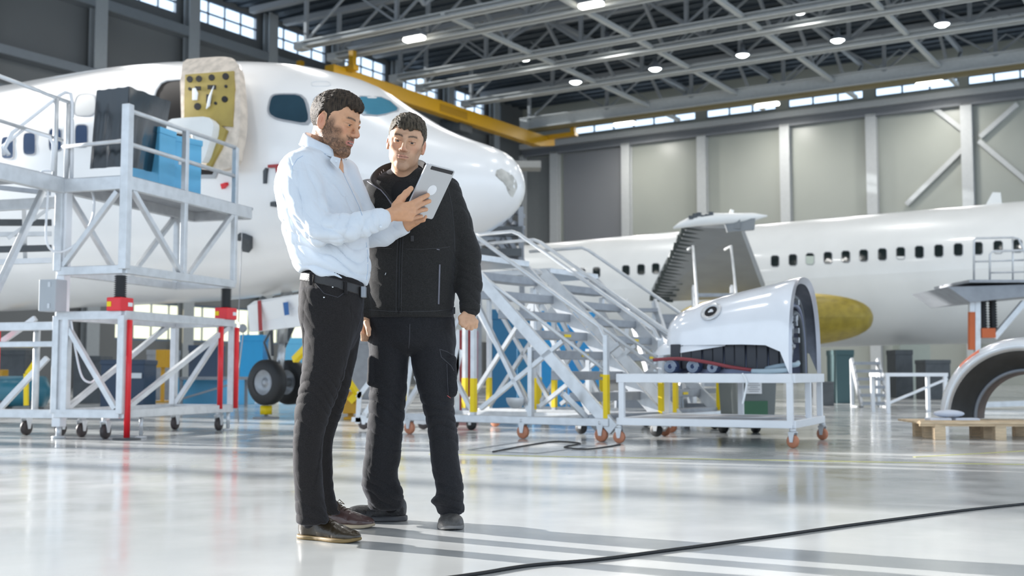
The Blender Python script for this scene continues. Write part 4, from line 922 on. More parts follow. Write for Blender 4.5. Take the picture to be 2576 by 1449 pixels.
for i, (x0, x1, y0, y1, Y, m, nm, lab, cat) in enumerate([
    (248, 362, 905, 1015, 22, NAVY, 'waste_container', 'dark navy waste container with a white label behind the work platform', 'container'),
    (442, 560, 950, 1016, 24, LBLUE, 'plastic_box', 'light blue box on the floor behind the red platform legs, left one', 'box'),
    (562, 622, 952, 1014, 25, LBLUE, 'plastic_box', 'light blue box on the floor just left of the nose wheels', 'box'),
    (470, 545, 868, 948, 28, NAVY, 'equipment_cabinet', 'dark navy equipment cabinet above the light blue boxes', 'cabinet'),
    (365, 430, 880, 1000, 30, GREYM, 'equipment_rack', 'grey equipment rack behind the middle of the work platform', 'rack'),
    (600, 660, 842, 935, 34, BLUE, 'blue_machine', 'blue machine frame far behind the nose wheels', 'machine'),
    (700, 760, 850, 940, 34, LBLUE, 'machine_housing', 'blue machine housing far behind, right of the nose wheels', 'machine'),
    (-20, 60, 880, 960, 26, GREYD, 'dark_cabinet', 'dark cabinet at the left edge behind the scaffold', 'cabinet'),
    (180, 250, 895, 1010, 26, GREYD, 'dark_cabinet', 'dark cabinet left of the navy container', 'cabinet'),
    (1150, 1200, 830, 905, 21, REDD, 'red_cabinet', 'dark red cabinet behind the hand of the second man', 'cabinet'),
    (2265, 2345, 800, 905, 40, mat('pale_green', (.45, .5, .45), .6), 'pale_panel', 'large pale green panel standing under the right airliner', 'panel'),
    (2060, 2100, 960, 1012, 24, GREYD, 'tool_chest', 'dark tool chest under the right airliner, left of the small steps', 'tool chest'),
    (2105, 2152, 880, 1010, 26, mat('dark_teal', (.04, .09, .10), .6), 'machine_cabinet', 'dark teal machine cabinet under the belly of the right airliner', 'cabinet'),
    (2255, 2300, 880, 930, 32, GREYD, 'equipment_case', 'dark equipment case behind the trestle under the right airliner', 'case'),
    (2330, 2395, 905, 985, 30, GREYD, 'equipment_case', 'dark equipment case left of the engine inlet', 'case'),
    (1555, 1625, 985, 1045, 18, GREYM, 'equipment_case', 'grey case behind the stair posts left of the table', 'case'),
    (1660, 1745, 790, 990, 24, GREYM, 'grey_machine', 'grey machine behind the left tip of the cowling', 'machine'),
    (880, 960, 850, 980, 30, GREYM, 'grey_machine', 'grey machine visible between the two men', 'machine'),
]):
    t = blockobj(nm, x0, x1, y0, y1, Y, .8, lab, cat, m)
    if nm == 'waste_container':
        mb = MB(); p = at(335, 945, 21.98); mb.box(p, (.32, .01, .1)); mb.build('container_label', PAPER, t)
    if nm == 'plastic_box' and x0 == 442:
        pass
# shelf unit carrying the clutter so nothing hangs in the air
def bench(name, x0, x1, ytop, Y, lab, cat='bench', m=GREYM, d=.9):
    a = at(x0, ytop, Y); b = at(x1, ytop, Y); t = thing(name, lab, cat, ((a.x+b.x)/2, Y, 0))
    mb = MB(); mb.box(((a.x+b.x)/2, Y+d/2, a.z-.03), (b.x-a.x, d, .06)); mb.build('top', m, t)
    for x in (a.x+.04, b.x-.04):
        for y in (Y+.04, Y+d-.04):
            mb = MB(); mb.box((x, y, (a.z-.06)/2), (.06, .06, a.z-.06)); mb.build('leg', m, t)
    mb = MB(); mb.bar((a.x, Y+.04, .15), (b.x, Y+.04, a.z-.1), .04); mb.build('diagonal_brace', m, t)
    return t
bench('steel_trestle', 450, 600, 948, 23.2, 'grey steel trestle table in front of the light blue boxes', 'trestle')
bench('steel_trestle', 2228, 2385, 938, 19.6, 'white steel trestle under the right airliner, left of the inlet ring', 'trestle', WHITEP)
# teal tank
c = at(62, 985, 18); t = thing('compressor_tank', 'teal compressor tank lying on the floor behind the left scaffold', 'tank', (c.x, c.y, 0))
mb = MB(); mb.tube([c+Vector((-.52, 0, 0)), c+Vector((-.45, 0, 0)), c+Vector((.3, 0, 0)), c+Vector((.4, 0, 0))], [.05, .24, .24, .05], 20); mb.build('tank_body', TEAL, t)
mb = MB()
for s in (-.3, .2): mb.box(c+Vector((s, 0, -.28)), (.06, .4, c.z-.04)); 
mb.build('tank_foot', GREYD, t)
# yellow machine parts
for (x0, x1, y0, y1, Y, lab) in ((395, 425, 880, 925, 27, 'yellow machine head behind the platform middle'), (-10, 14, 930, 968, 24, 'yellow box at the left edge behind the scaffold'), (1690, 1720, 850, 905, 26, 'yellow frame part behind the cowling tip'), (865, 900, 985, 1040, 17, 'yellow foot of the towing gear between the men')):
    p = at((x0+x1)/2, y1, Y); q = at(x1, y0, Y); mb = MB(); w = (q.x-p.x)*2
    mb.box((p.x, Y, max(.02, (p.z+q.z)/2)), (w, .3, abs(q.z-p.z))); mb.box((p.x, Y, p.z/2), (.08, .08, max(.02, p.z)));  mb.box((p.x, Y, .02), (w*.8, .4, .04))
    tag(mb.build('yellow_fixture', YEL, None, bevel=.01), lab, 'machine part')
mb = MB(); a = at(40, 870, 15); b = at(95, 870, 15); mb.box(((a.x+b.x)/2, 15, a.z), (.35, .04, .04)); mb.bar(at(92, 905, 15), at(68, 940, 15), .05); mb.bar(at(66, 940, 15), at(66, 1020, 15), .05, None, (0, 1, 0)); tag(mb.build('yellow_bar', YELT), 'yellow bars behind the left scaffold', 'bar')
# chain and inspection lamp by the nose
mb = MB(); mb.tube([at(609, 585, 15.5), at(604, 700, 15.5), at(600, 810, 15.5)], .006, 6); mb.sphere(at(610, 826, 15.5), .06, 8); mb.tube([at(600, 810, 15.5), at(612, 840, 15.5), at(600, 940, 15.5), at(598, 1010, 15.5), flo(600, 1062)], .008, 6); tag(mb.build('hanging_cable', GREYM), 'thin grey cable hanging from the fuselage to the floor left of the nose wheels', 'cable')
# low steel rig between the men and behind
rg = thing('wheeled_rig', 'low aluminium wheeled rig standing between the two men in the background', 'rig', flo(930, 1075))
for (x0, y0, x1, y1) in ((885, 1055, 960, 1060), (900, 1000, 960, 920), (905, 985, 900, 1065), (905, 1060, 955, 985), (1000, 1060, 1145, 1062), (1040, 880, 1010, 1060), (1150, 830, 1150, 1060), (1046, 945, 1100, 1060), (1160, 880, 1120, 1060)):
    mb = MB(); mb.bar(at(x0, y0, 14), at(x1, y1, 14), .055); mb.build('frame_member', ALU, rg)
for x in (915, 1065, 1140): caster(rg, flo(x, 1080), .07, MATS['dark_caster'], ax=Vector((0, 1, 0)))
# ------------------------------------------------------------------ implicit modelling of figures
from mathutils.bvhtree import BVHTree
_rs = np.random.RandomState(5); _LAT = _rs.rand(32, 32, 32).astype(np.float32)
def vnoise(P, sc=1.0, off=0.0):
    Q = np.asarray(P)*sc+off+100.0; i = np.floor(Q).astype(int); f = Q-i; f = f*f*(3-2*f); i %= 31
    r = 0
    for a in (0, 1):
        for b in (0, 1):
            for c in (0, 1):
                w = (f[..., 0] if a else 1-f[..., 0])*(f[..., 1] if b else 1-f[..., 1])*(f[..., 2] if c else 1-f[..., 2])
                r = r+w*_LAT[i[..., 0]+a, i[..., 1]+b, i[..., 2]+c]
    return r*2-1
def axis_coords(lo, hi, coarse, fine=()):
    out = [lo]; v = lo
    while v < hi:
        h = coarse
        for (a, b, s) in fine:
            if a <= v < b: h = min(h, s)
        v += h; out.append(v)
    return np.array(out, np.float32)
class Vol:
    def __init__(s, xs, ys, zs): s.c = [xs, ys, zs]; s.D = np.full((len(xs), len(ys), len(zs)), .06, np.float32)
    def blk(s, lo, hi):
        sl = []
        for k in range(3):
            a = max(0, np.searchsorted(s.c[k], lo[k])-1); b = min(len(s.c[k]), np.searchsorted(s.c[k], hi[k])+1); sl.append(slice(a, max(b, a)))
        g = np.meshgrid(*[s.c[k][sl[k]] for k in range(3)], indexing='ij', sparse=True); return tuple(sl), g
    def comb(s, sl, d, k, op):
        D = s.D[sl]
        if D.size == 0: return
        if op == 'u':
            if k > 0: h = np.maximum(k-np.abs(D-d), 0)/k; s.D[sl] = np.minimum(D, d)-h*h*k*.25
            else: s.D[sl] = np.minimum(D, d)
        elif op == 's':
            d = -d
            if k > 0: h = np.maximum(k-np.abs(D-d), 0)/k; s.D[sl] = np.maximum(D, d)+h*h*k*.25
            else: s.D[sl] = np.maximum(D, d)
    def rc(s, a, b, ra, rb, k=.01, op='u', m=.03):
        a = np.array(a, float); b = np.array(b, float); r = max(ra, rb)+k+m; lo = np.minimum(a, b)-r; hi = np.maximum(a, b)+r
        sl, (x, y, z) = s.blk(lo, hi); d = b-a; L = max(d@d, 1e-9)
        t = np.clip(((x-a[0])*d[0]+(y-a[1])*d[1]+(z-a[2])*d[2])/L, 0, 1)
        q = np.sqrt((x-a[0]-t*d[0])**2+(y-a[1]-t*d[1])**2+(z-a[2]-t*d[2])**2)-(ra+(rb-ra)*t); s.comb(sl, q, k, op); return s
    def chain(s, pts, k=.01, op='u'):
        for i in range(len(pts)-1): s.rc(pts[i][0], pts[i+1][0], pts[i][1], pts[i+1][1], k, op)
        return s
    def el(s, c, r, M=None, k=.01, op='u', m=.03):
        c = np.array(c, float); r = np.array(r, float); R_ = r.max()+k+m; sl, (x, y, z) = s.blk(c-R_, c+R_); x = x-c[0]; y = y-c[1]; z = z-c[2]
        if M is None: u, v, w = x, y, z
        else: u, v, w = [x*M[i][0]+y*M[i][1]+z*M[i][2] for i in range(3)]
        k0 = np.sqrt((u/r[0])**2+(v/r[1])**2+(w/r[2])**2); k1 = np.sqrt((u/r[0]**2)**2+(v/r[1]**2)**2+(w/r[2]**2)**2)+1e-9
        s.comb(sl, k0*(k0-1)/k1, k, op); return s
    def loft(s, lev, k=.01, op='u', rho=0.0, m=.03, p=2.0):
        """lev: list of (z, cx, cy, rx, ry); capped at both ends"""
        lev = sorted(lev); L = np.array(lev, float); zs = L[:, 0]; rm = max(L[:, 3].max(), L[:, 4].max())+m+k
        lo = (L[:, 1].min()-rm, L[:, 2].min()-rm, zs[0]-m-k); hi = (L[:, 1].max()+rm, L[:, 2].max()+rm, zs[-1]+m+k)
        sl, (x, y, z) = s.blk(lo, hi); zz = z[0, 0, :]; it = [np.interp(zz, zs, L[:, i])[None, None, :] for i in (1, 2, 3, 4)]
        if len(zs) > 3:  # smooth the interpolation
            it = [hermite_s(zs, L[:, i], zz)[None, None, :] for i in (1, 2, 3, 4)]
        u = (x-it[0])/it[2]; v = (y-it[1])/it[3]
        if p == 2: g = np.sqrt(np.maximum((u*u-2*rho*u*v+v*v)/(1-rho*rho), 1e-9))
        else: g = (np.abs(u)**p+np.abs(v)**p)**(1/p)
        d = (g-1)*np.minimum(it[2], it[3])*.9
        cap = np.maximum(zs[0]-z, z-zs[-1]); kk = .012; h = np.maximum(kk-np.abs(d-cap), 0)/kk; d = np.maximum(d, cap)+h*h*kk*.25
        s.comb(sl, d, k, op); return s
    def cut(s, fn, k=.004):
        """keep where fn(x,y,z) < 0"""
        g = np.meshgrid(*s.c, indexing='ij', sparse=True); d = fn(*g)+0*s.D; h = np.maximum(k-np.abs(s.D-d), 0)/k; s.D = (np.maximum(s.D, d)+h*h*k*.25).astype(np.float32); return s
    def nets(s):
        D = s.D; S = D < 0; n = D.shape
        c = np.zeros(tuple(q-1 for q in n), np.int8)
        for i in (0, 1):
            for j in (0, 1):
                for k in (0, 1): c += S[i:n[0]-1+i, j:n[1]-1+j, k:n[2]-1+k]
        act = (c > 0) & (c < 8); I = np.argwhere(act); idx = -np.ones(act.shape, np.int32); idx[act] = np.arange(len(I))
        cor = {}
        for i in (0, 1):
            for j in (0, 1):
                for k in (0, 1): cor[i, j, k] = D[I[:, 0]+i, I[:, 1]+j, I[:, 2]+k]
        acc = np.zeros((len(I), 3)); cnt = np.zeros(len(I))
        for a in cor:
            for ax in range(3):
                if a[ax] == 0:
                    b = list(a); b[ax] = 1; b = tuple(b); da, db = cor[a], cor[b]; mk = (da < 0) != (db < 0)
                    t = np.where(mk, da/np.where(mk, da-db, 1), 0); p = np.array(a, float)[None, :].repeat(len(I), 0); p[:, ax] += t
                    acc += p*mk[:, None]; cnt += mk
        acc /= cnt[:, None]; V = np.zeros_like(acc)
        for k in range(3):
            cc = s.c[k]; V[:, k] = cc[I[:, k]]+acc[:, k]*(cc[I[:, k]+1]-cc[I[:, k]])
        Fs = []
        for ax in range(3):
            a1, a2 = (ax+1) % 3, (ax+2) % 3; sl0 = [slice(None)]*3; sl1 = [slice(None)]*3; sl0[ax] = slice(0, n[ax]-1); sl1[ax] = slice(1, n[ax])
            ch = S[tuple(sl0)] != S[tuple(sl1)]; E = np.argwhere(ch); ok = (E[:, a1] > 0) & (E[:, a2] > 0) & (E[:, a1] < n[a1]-1) & (E[:, a2] < n[a2]-1); E = E[ok]
            ins = S[tuple(sl0)][E[:, 0], E[:, 1], E[:, 2]]; q = []
            for (o1, o2) in ((-1, -1), (0, -1), (0, 0), (-1, 0)):
                e = E.copy(); e[:, a1] += o1; e[:, a2] += o2; q.append(idx[e[:, 0], e[:, 1], e[:, 2]])
            q = np.stack(q, 1); q[~ins] = q[~ins][:, ::-1]; Fs.append(q)
        return V, np.concatenate(Fs)
def hermite_s(xs, ys, x):
    d = np.diff(ys)/np.diff(xs); m = np.zeros_like(ys); m[1:-1] = (d[:-1]+d[1:])/2; m[0] = d[0]; m[-1] = d[-1]
    i = np.clip(np.searchsorted(xs, x)-1, 0, len(xs)-2); h = xs[i+1]-xs[i]; t = np.clip((x-xs[i])/h, 0, 1)
    return (2*t**3-3*t**2+1)*ys[i]+(t**3-2*t**2+t)*h*m[i]+(-2*t**3+3*t**2)*ys[i+1]+(t**3-t**2)*h*m[i+1]
def vmesh(name, vol, m, parent, disp=None, color=None, smooth=1):
    V, Fc = vol.nets() if isinstance(vol, Vol) else vol
    for _ in range(smooth):  # light laplacian
        A = np.zeros_like(V); c = np.zeros(len(V))
        for k in range(4):
            a, b = Fc[:, k], Fc[:, (k+1) % 4]; np.add.at(A, a, V[b]); np.add.at(c, a, 1); np.add.at(A, b, V[a]); np.add.at(c, b, 1)
        V = V*.5+.5*A/np.maximum(c, 1)[:, None]
    me = bpy.data.meshes.new(name); me.vertices.add(len(V)); me.loops.add(len(Fc)*4); me.polygons.add(len(Fc))
    me.loops.foreach_set('vertex_index', Fc.ravel().astype(np.int32)); me.polygons.foreach_set('loop_start', np.arange(len(Fc), dtype=np.int32)*4); me.polygons.foreach_set('loop_total', np.full(len(Fc), 4, np.int32))
    me.vertices.foreach_set('co', V.astype(np.float32).ravel()); me.update(calc_edges=True)
    if disp is not None:
        N = np.zeros(len(V)*3, np.float32); me.vertices.foreach_get('normal', N); N = N.reshape(-1, 3); V = V+N*disp(V, N)[:, None]
        me.vertices.foreach_set('co', V.astype(np.float32).ravel()); me.update()
    if color is not None:
        Cc = color(V); at_ = me.color_attributes.new('tint', 'FLOAT_COLOR', 'POINT'); q = np.ones((len(V), 4), np.float32); q[:, :3] = Cc; at_.data.foreach_set('color', q.ravel())
    Wp = np.array(WM[parent.name].inverted()); V2 = V@Wp[:3, :3].T+Wp[:3, 3]; me.vertices.foreach_set('co', V2.astype(np.float32).ravel())
    me.polygons.foreach_set('use_smooth', np.ones(len(Fc), bool)); me.materials.append(m); me.update()
    o = bpy.data.objects.new(name, me); COL.objects.link(o); o.parent = parent; WM[o.name] = WM[parent.name].copy()
    o['_t'] = 1; del o['_t']
    return o, BVHTree.FromPolygons([tuple(v) for v in V], [tuple(f) for f in Fc])
def hit(bvh, px, py):
    o = Vector((0, 0, CZ)); d = (at(px, py, 5)-o).normalized(); h = bvh.ray_cast(o, d)
    return (h[0], h[1]) if h[0] is not None else (None, None)
def seam(bvh, pts, r, name, m, parent, n=8, lift=0.0):
    out = []
    for i in range(len(pts)-1):
        for k in range(n):
            t = k/n; x = pts[i][0]*(1-t)+pts[i+1][0]*t; y = pts[i][1]*(1-t)+pts[i+1][1]*t; p, q = hit(bvh, x, y)
            if p is not None: out.append(p+q*lift)
    if len(out) > 2:
        mb = MB(); mb.tube(out, r, 6); return mb.build(name, m, parent)
def tint_mat(name, rough=.55, sss=0.0, bump=0.0, bscale=300, spec=.4):
    m = bpy.data.materials.new(name); m.use_nodes = True; nt = m.node_tree; b = nt.nodes['Principled BSDF']
    a = nt.nodes.new('ShaderNodeVertexColor'); a.layer_name = 'tint'; nt.links.new(a.outputs['Color'], b.inputs['Base Color'])
    b.inputs['Roughness'].default_value = rough; b.inputs['Specular IOR Level'].default_value = spec
    if sss: b.inputs['Subsurface Weight'].default_value = sss; b.inputs['Subsurface Radius'].default_value = (.012, .005, .003); b.inputs['Subsurface Scale'].default_value = 1
    if bump:
        tc = nt.nodes.new('ShaderNodeTexCoord'); n2 = nt.nodes.new('ShaderNodeTexNoise'); n2.inputs['Scale'].default_value = bscale; nt.links.new(tc.outputs['Object'], n2.inputs['Vector'])
        bp = nt.nodes.new('ShaderNodeBump'); bp.inputs['Strength'].default_value = bump; bp.inputs['Distance'].default_value = .002; nt.links.new(n2.outputs['Fac'], bp.inputs['Height']); nt.links.new(bp.outputs['Normal'], b.inputs['Normal'])
    return m
def sstep(a, b, x): t = np.clip((x-a)/(b-a), 0, 1); return t*t*(3-2*t)
def frame_of(theta, pitch, roll):
    th, p, r = R(theta), R(pitch), R(roll)
    f0 = np.array((math.sin(th), -math.cos(th), 0)); l0 = np.array((math.cos(th), math.sin(th), 0)); u0 = np.array((0, 0, 1.))
    f = f0*math.cos(p)-u0*math.sin(p); u = u0*math.cos(p)+f0*math.sin(p); l = l0*math.cos(r)-u*math.sin(r); u = u*math.cos(r)+l0*math.sin(r)
    return np.array([l, f, u])
class Frame:
    def __init__(s, M, o, sc=1.0): s.M = M; s.o = np.array(o, float); s.sc = sc
    def w(s, p): p = np.array(p, float)*s.sc; return s.o+p@s.M
    def l(s, P): return ((P-s.o)@s.M.T)/s.sc
def head_sdf(V, Fr, mouth=0.0):
    W = Fr.w; S = Fr.sc; M = Fr.M
    def E(c, r, k=.012, op='u', M2=None): V.el(W(c), np.array(r)*S, M if M2 is None else M2@M, k*S, op)
    def C(a, b, ra, rb, k=.008, op='u'): V.rc(W(a), W(b), ra*S, rb*S, k*S, op)
    E((0, -.018, .034), (.0745, .092, .084), .02); E((0, .030, .045), (.064, .052, .052), .03)
    E((0, .028, -.028), (.0565, .060, .085), .03)
    for s in (-1, 1):
        C((s*.049, -.002, -.035), (s*.0385, .012, -.070), .019, .015, .025); C((s*.0385, .012, -.070), (s*.012, .070, -.101), .015, .0155, .025)
        E((s*.042, .056, -.018), (.022, .020, .018), .02)
        C((s*.012, .086, .024), (s*.044, .072, .026), .008, .009, .014)
        E((s*.055, .030, .012), (.014, .03, .03), .02)
        E((s*.031, .054, -.055), (.016, .021, .03), .02)
    E((0, .076, -.103), (.019, .016, .016), .02)
    E((0, .076, -.058), (.027, .0175, .026), .02)
    C((0, .084, .028), (0, .094, .006), .0085, .0080, .014); C((0, .094, .006), (0, .111, -.024), .0080, .0095, .008); E((0, .111, -.028), (.0105, .0095, .0085), .006)
    for s in (-1, 1):
        E((s*.0125, .100, -.032), (.0075, .011, .0075), .006); E((s*.032, .104, .006), (.017, .018, .012), .014, 's')
    for s in (-1, 1):
        E((s*.031, .0765, .004), (.0165, .0145, .0125), .005)
        E((s*.031, .0955, .0020), (.0135, .012, .0030), .003, 's')
        C((s*.018, .0885, .0075), (s*.031, .0925, .0105), .0016, .0020, .004); C((s*.031, .0925, .0105), (s*.045, .083, .0065), .0020, .0016, .004)
        E((s*.0065, .104, -.0385), (.0032, .004, .003), .002, 's')
    # mouth
    o = mouth
    for s in (-1, 1):
        C((0, .0955, -.0572), (s*.012, .0935, -.0572), .0036, .0036, .003); C((s*.012, .0935, -.0572), (s*.0250, .0850, -.0622), .0036, .0018, .003)
        C((0, .0930, -.0668-o), (s*.012, .0910, -.0664-o), .0044, .0040, .003); C((s*.012, .0910, -.0664-o), (s*.0245, .0835, -.0630-o*.3), .0040, .0018, .003)
        C((0, .1010, -.0618-o*.5), (s*.013, .0985, -.0616-o*.5), .0012+o*.6, .0012+o*.5, .0015, 's'); C((s*.013, .0985, -.0616-o*.5), (s*.0255, .0885, -.0630), .0012+o*.5, .0010, .0015, 's')
    C((0, .0960, -.040), (0, .0965, -.052), .0022, .0026, .003, 's')
    E((0, .0925, -.0790-o), (.017, .007, .0045), .006, 's')
    # ears
    ez = -.009
    for s in (-1, 1):
        a = R(22)*s; Rz = np.array([[math.cos(a), math.sin(a), 0], [-math.sin(a), math.cos(a), 0], [0, 0, 1]])
        E((s*.079, -.012, ez), (.0055, .0165, .030), .006, 'u', Rz); E((s*.0855, -.008, ez+.003), (.0055, .0095, .018), .003, 's', Rz)
        E((s*.0775, -.006, ez-.023), (.006, .009, .010), .006, 'u', Rz); C((s*.0745, .002, ez-.003), (s*.076, .003, ez-.013), .004, .004, .005)
        E((s*.0835, -.010, ez+.002), (.0030, .0026, .014), .003, 'u', Rz)
def head_color(Fr, beard=0.0, stub=0.0, tan=(.63, .335, .19), mo=0.0, lipk=.7):
    base = np.array(tan); lip = np.array((.50, .17, .15)); red = np.array((.62, .26, .17)); dark = np.array((.06, .035, .022)); brow = np.array((.045, .028, .018))
    def f(V):
        L = Fr.l(V); x, y, z = np.abs(L[:, 0]), L[:, 1], L[:, 2]; n = vnoise(V, 420); n2 = vnoise(V, 120); C = base+0*V
        inhead = (np.abs(z) < .14) & (np.linalg.norm(L, axis=1) < .16)
        C = C*(1+.05*n2[:, None])
        w = np.exp(-((x)/.016)**2-((z+.028)/.012)**2)*(y > .09)*.5; w = w+np.exp(-((x-.043)/.02)**2-((z+.022)/.018)**2)*.35*(y > .03); w = w+(x > .077)*(y < .02)*.6
        w = (w*inhead)[:, None]; C = C*(1-w)+red*w
        b = sstep(.0, .012, .054-np.abs(x-.0)) * 0
        # brows
        bw = np.exp(-((z-(.0255+.004*np.sin((x-.012)/.034*2.4)))/.0042)**2)*sstep(.008, .015, x)*sstep(.056, .045, x)*(y > .05)*inhead; bw = np.clip(bw*(1.1+.5*n), 0, 1)[:, None]; C = C*(1-bw*.9)+brow*bw*.9
        # lashes / lid line
        lw = np.exp(-((z-.0066)/.0018)**2)*sstep(.014, .018, x)*sstep(.049, .045, x)*(y > .07)*inhead; lw = np.clip(lw, 0, 1)[:, None]; C = C*(1-lw*.6)+dark*lw*.6
        if beard or stub:
            jaw = sstep(-.030, -.052, z)*sstep(.092, .07, y*1.0+0*x-.03*(x < .03)*0)
            side = sstep(.048, .058, x+0*y)*sstep(.02, -.02, z-.012)*sstep(.055, .035, y)
            line = sstep(-.026-.0, -.050, z-.022*sstep(.035, .062, x)); low = line*sstep(.0, .02, y+.012)
            must = np.exp(-((z+.0485-.35*(x*x)/.03)/.0058)**2)*sstep(.032, .026, x)*(y > .07)
            chinb = sstep(-.078, -.086, z)*(y > .03)
            cheekclear = 1-np.exp(-((x-.036)/.016)**2-((z+.040)/.017)**2)*.9
            lipc = 1-np.exp(-((x)/.026)**4-((z+.063)/.0085)**4)
            m = np.clip(np.maximum(np.maximum(low*cheekclear, side), np.maximum(must, chinb)), 0, 1)*lipc*inhead*np.clip(1-(x > .0735)*(z > -.045)*(y < .02), 0, 1)
            m = m*sstep(-.135, -.115, z); m = np.clip(m*(.85+.28*n+.22*n2), 0, 1)*(beard+stub); m = m[:, None]; C = C*(1-m)+(np.array((.040, .022, .013)))*m
        hgt = .0078*np.sqrt(np.clip(1-(x/.0262)**2, .02, 1)); zm = -.0618-mo*.6; lp = sstep(1.25, .85, np.abs(z-zm)/(hgt+mo*.8))*(x < .027)*(y > .078)*inhead; lp = lp[:, None]*lipk; C = C*(1-lp)+lip*lp
        sl = np.exp(-((z-zm)/(.0013+mo*.7))**4)*(x < .026-mo*2)*(y > .078)*inhead; sl = sl[:, None]*.8; C = C*(1-sl)+dark*.6*sl  # dark line painted for the shade between the lips
        return C
    return f
def hair_sdf(V, Fr, top, side, line, fringe=()):
    W = Fr.w; S = Fr.sc; M = Fr.M
    V.el(W((0, -.018, .034)), np.array((.0745+side, .092+side, .084+side*1.3))*S, M, .01); V.el(W((0, .024, .052)), np.array((.064+side*.7, .056+side, .054+side))*S, M, .02)
    for c, r in top: V.el(W(c), np.array(r)*S, M, .02*S)
    ly, lz = zip(*line)
    def fn(x, y, z):
        P = np.stack(np.broadcast_arrays(x, y, z), -1); L = Fr.l(P)
        zl = np.interp(L[..., 1], ly, lz); tmp = .012*np.exp(-((np.abs(L[..., 0])-.048)/.014)**2)*(L[..., 1] > .04)
        zl = zl+tmp+.004*np.sin(L[..., 0]*230+1.2*np.sin(L[..., 1]*160))
        return ((zl-L[..., 2])*S).astype(np.float32)
    V.cut(fn, .006)
def eyes(Fr, parent, gaze=(0, 1, -.25), iris=(.03, .018, .01)):
    EW = mat('eye_white', (.75, .72, .70), .25); EI = mat('iris_dark_%g' % iris[0], iris, .1)
    for s in (-1, 1):
        c = Fr.w((s*.031, .0755, .0035)); r = .0135*Fr.sc; mb = MB(); mb.sphere(tuple(c), r, 14); e = mb.build('eye', EW, parent)
        g = np.array(gaze, float); g /= np.linalg.norm(g); gw = Vector(g@Fr.M).normalized(); mb = MB(); c = Vector(c)
        rows_ = [];
        mb.lathe([(0, r*1.035), (r*.3, r*.99), (r*.46, r*.905), (r*.46, r*.88)], 16, c, gw); mb.build('iris', EI, e)
SKIN = tint_mat('skin', .5, .12, .15, 260)
SHIRT = mat('pale_blue_shirt', (.70, .745, .80), .75, 0, .04, 3, bump=.12, bscale=500, spec=.25)
TROU = mat('black_denim', (.014, .012, .012), .8, 0, .25, 300, bump=.25, bscale=600, spec=.2, col2=(.023, .021, .021))
JACK = mat('black_softshell', (.019, .0185, .018), .8, 0, .2, 260, bump=.3, bscale=700, spec=.2, col2=(.032, .031, .030))
WORK = mat('black_work_trousers', (.015, .015, .017), .8, 0, .2, 280, bump=.25, bscale=600, spec=.2, col2=(.025, .025, .028))
for m_ in (TROU, JACK, WORK):
    b_ = m_.node_tree.nodes['Principled BSDF']; b_.inputs['Sheen Weight'].default_value = .12; b_.inputs['Sheen Roughness'].default_value = .35; b_.inputs['Sheen Tint'].default_value = (.75, .8, 1, 1)
TEE = mat('black_tee', (.008, .008, .009), .9)
HAIRM = mat('dark_brown_hair', (.070, .048, .032), .62, 0, .5, 90, bump=.8, bscale=260, stretch=(1.6, 1.0, .35), col2=(.016, .011, .008), spec=.3)
HAIRM2 = mat('ash_brown_hair', (.115, .092, .064), .62, 0, .5, 90, bump=.8, bscale=260, stretch=(1.4, 1.0, .4), col2=(.024, .019, .013), spec=.3)
LEATH = mat('belt_leather', (.02, .018, .018), .45, bump=.2, bscale=200)
BUTTON = mat('shirt_button', (.75, .8, .85), .3)
def A3(px, py, Y): return np.array(at(px, py, Y))
def LV(rows, Yf, ryf):
    """rows of (py, left px, right px[, Y[, ry]]) -> loft levels"""
    out = []
    for r in rows:
        Y = r[3] if len(r) > 3 else Yf; ry = r[4] if len(r) > 4 else ryf; a, b = at(r[1], r[0], Y), at(r[2], r[0], Y)
        out.append(((a.z+b.z)/2, (a.x+b.x)/2, Y, (b.x-a.x)/2, ry))
    return out
def crease(P, d, f, w, seed=0., sharp=.35):
    d = np.array(d)/np.linalg.norm(d); t = P@d*f+w*vnoise(P, 5, seed)+w*.4*vnoise(P, 13, seed+3); s = np.abs(np.sin(t)); return s**sharp-.75
def finger(V, pts, r0, r1, k=.004):
    n = len(pts)
    for i in range(n-1): V.rc(pts[i], pts[i+1], r0+(r1-r0)*i/(n-1), r0+(r1-r0)*(i+1)/(n-1), k)
# =================================================================== man in the pale shirt
Y1 = 4.70
m1 = thing('person', 'man in pale blue shirt and black trousers, holding a silver tablet, standing in profile', 'person', (flo(835, 1350).x, 4.72, 0))
# tablet first (the hands close on it)
TA, TBm, TC = at(1075.4, 411.4, 4.575), at(1007, 535, 4.632), at(1146, 429.7, 4.695)
tu = (TC-TA); tw = tu.length; tu.normalize(); tv = (TBm-TA); th = tv.length; tv = (tv-tu*tv.dot(tu)).normalized(); tn = tu.cross(tv).normalized(); tn = -tn if tn.y > 0 else tn
tab = thing('tablet', 'silver tablet with black top strip and white round emblem, held up between the two men', 'tablet', (TA+TBm)/2)
def Tb(u, v, n=0.0): return TA+tu*u+tv*v+tn*n
def rrect(u0, u1, v0, v1, r, n=6):
    o = []
    for (cu, cv, a0) in ((u1-r, v0+r, -90), (u1-r, v1-r, 0), (u0+r, v1-r, 90), (u0+r, v0+r, 180)):
        for k in range(n+1): a = R(a0+90*k/n); o.append((cu+r*math.cos(a), cv+r*math.sin(a)))
    return o
TAB = mat('tablet_silver', (.56, .57, .59), .32, .55, .03)
mb = MB(); q = rrect(0, tw, 0, th, .010); mb.prism([Tb(u, v, -.008) for u, v in q], tn*.008); mb.build('tablet_body', TAB, tab, bevel=.0022)
mb = MB(); q = rrect(tw*.17, tw*.94, .005, .020, .002); mb.prism([Tb(u, v, .0) for u, v in q], tn*.0012); mb.build('antenna_strip', mat('strip_black', (.02, .02, .024), .4), tab)
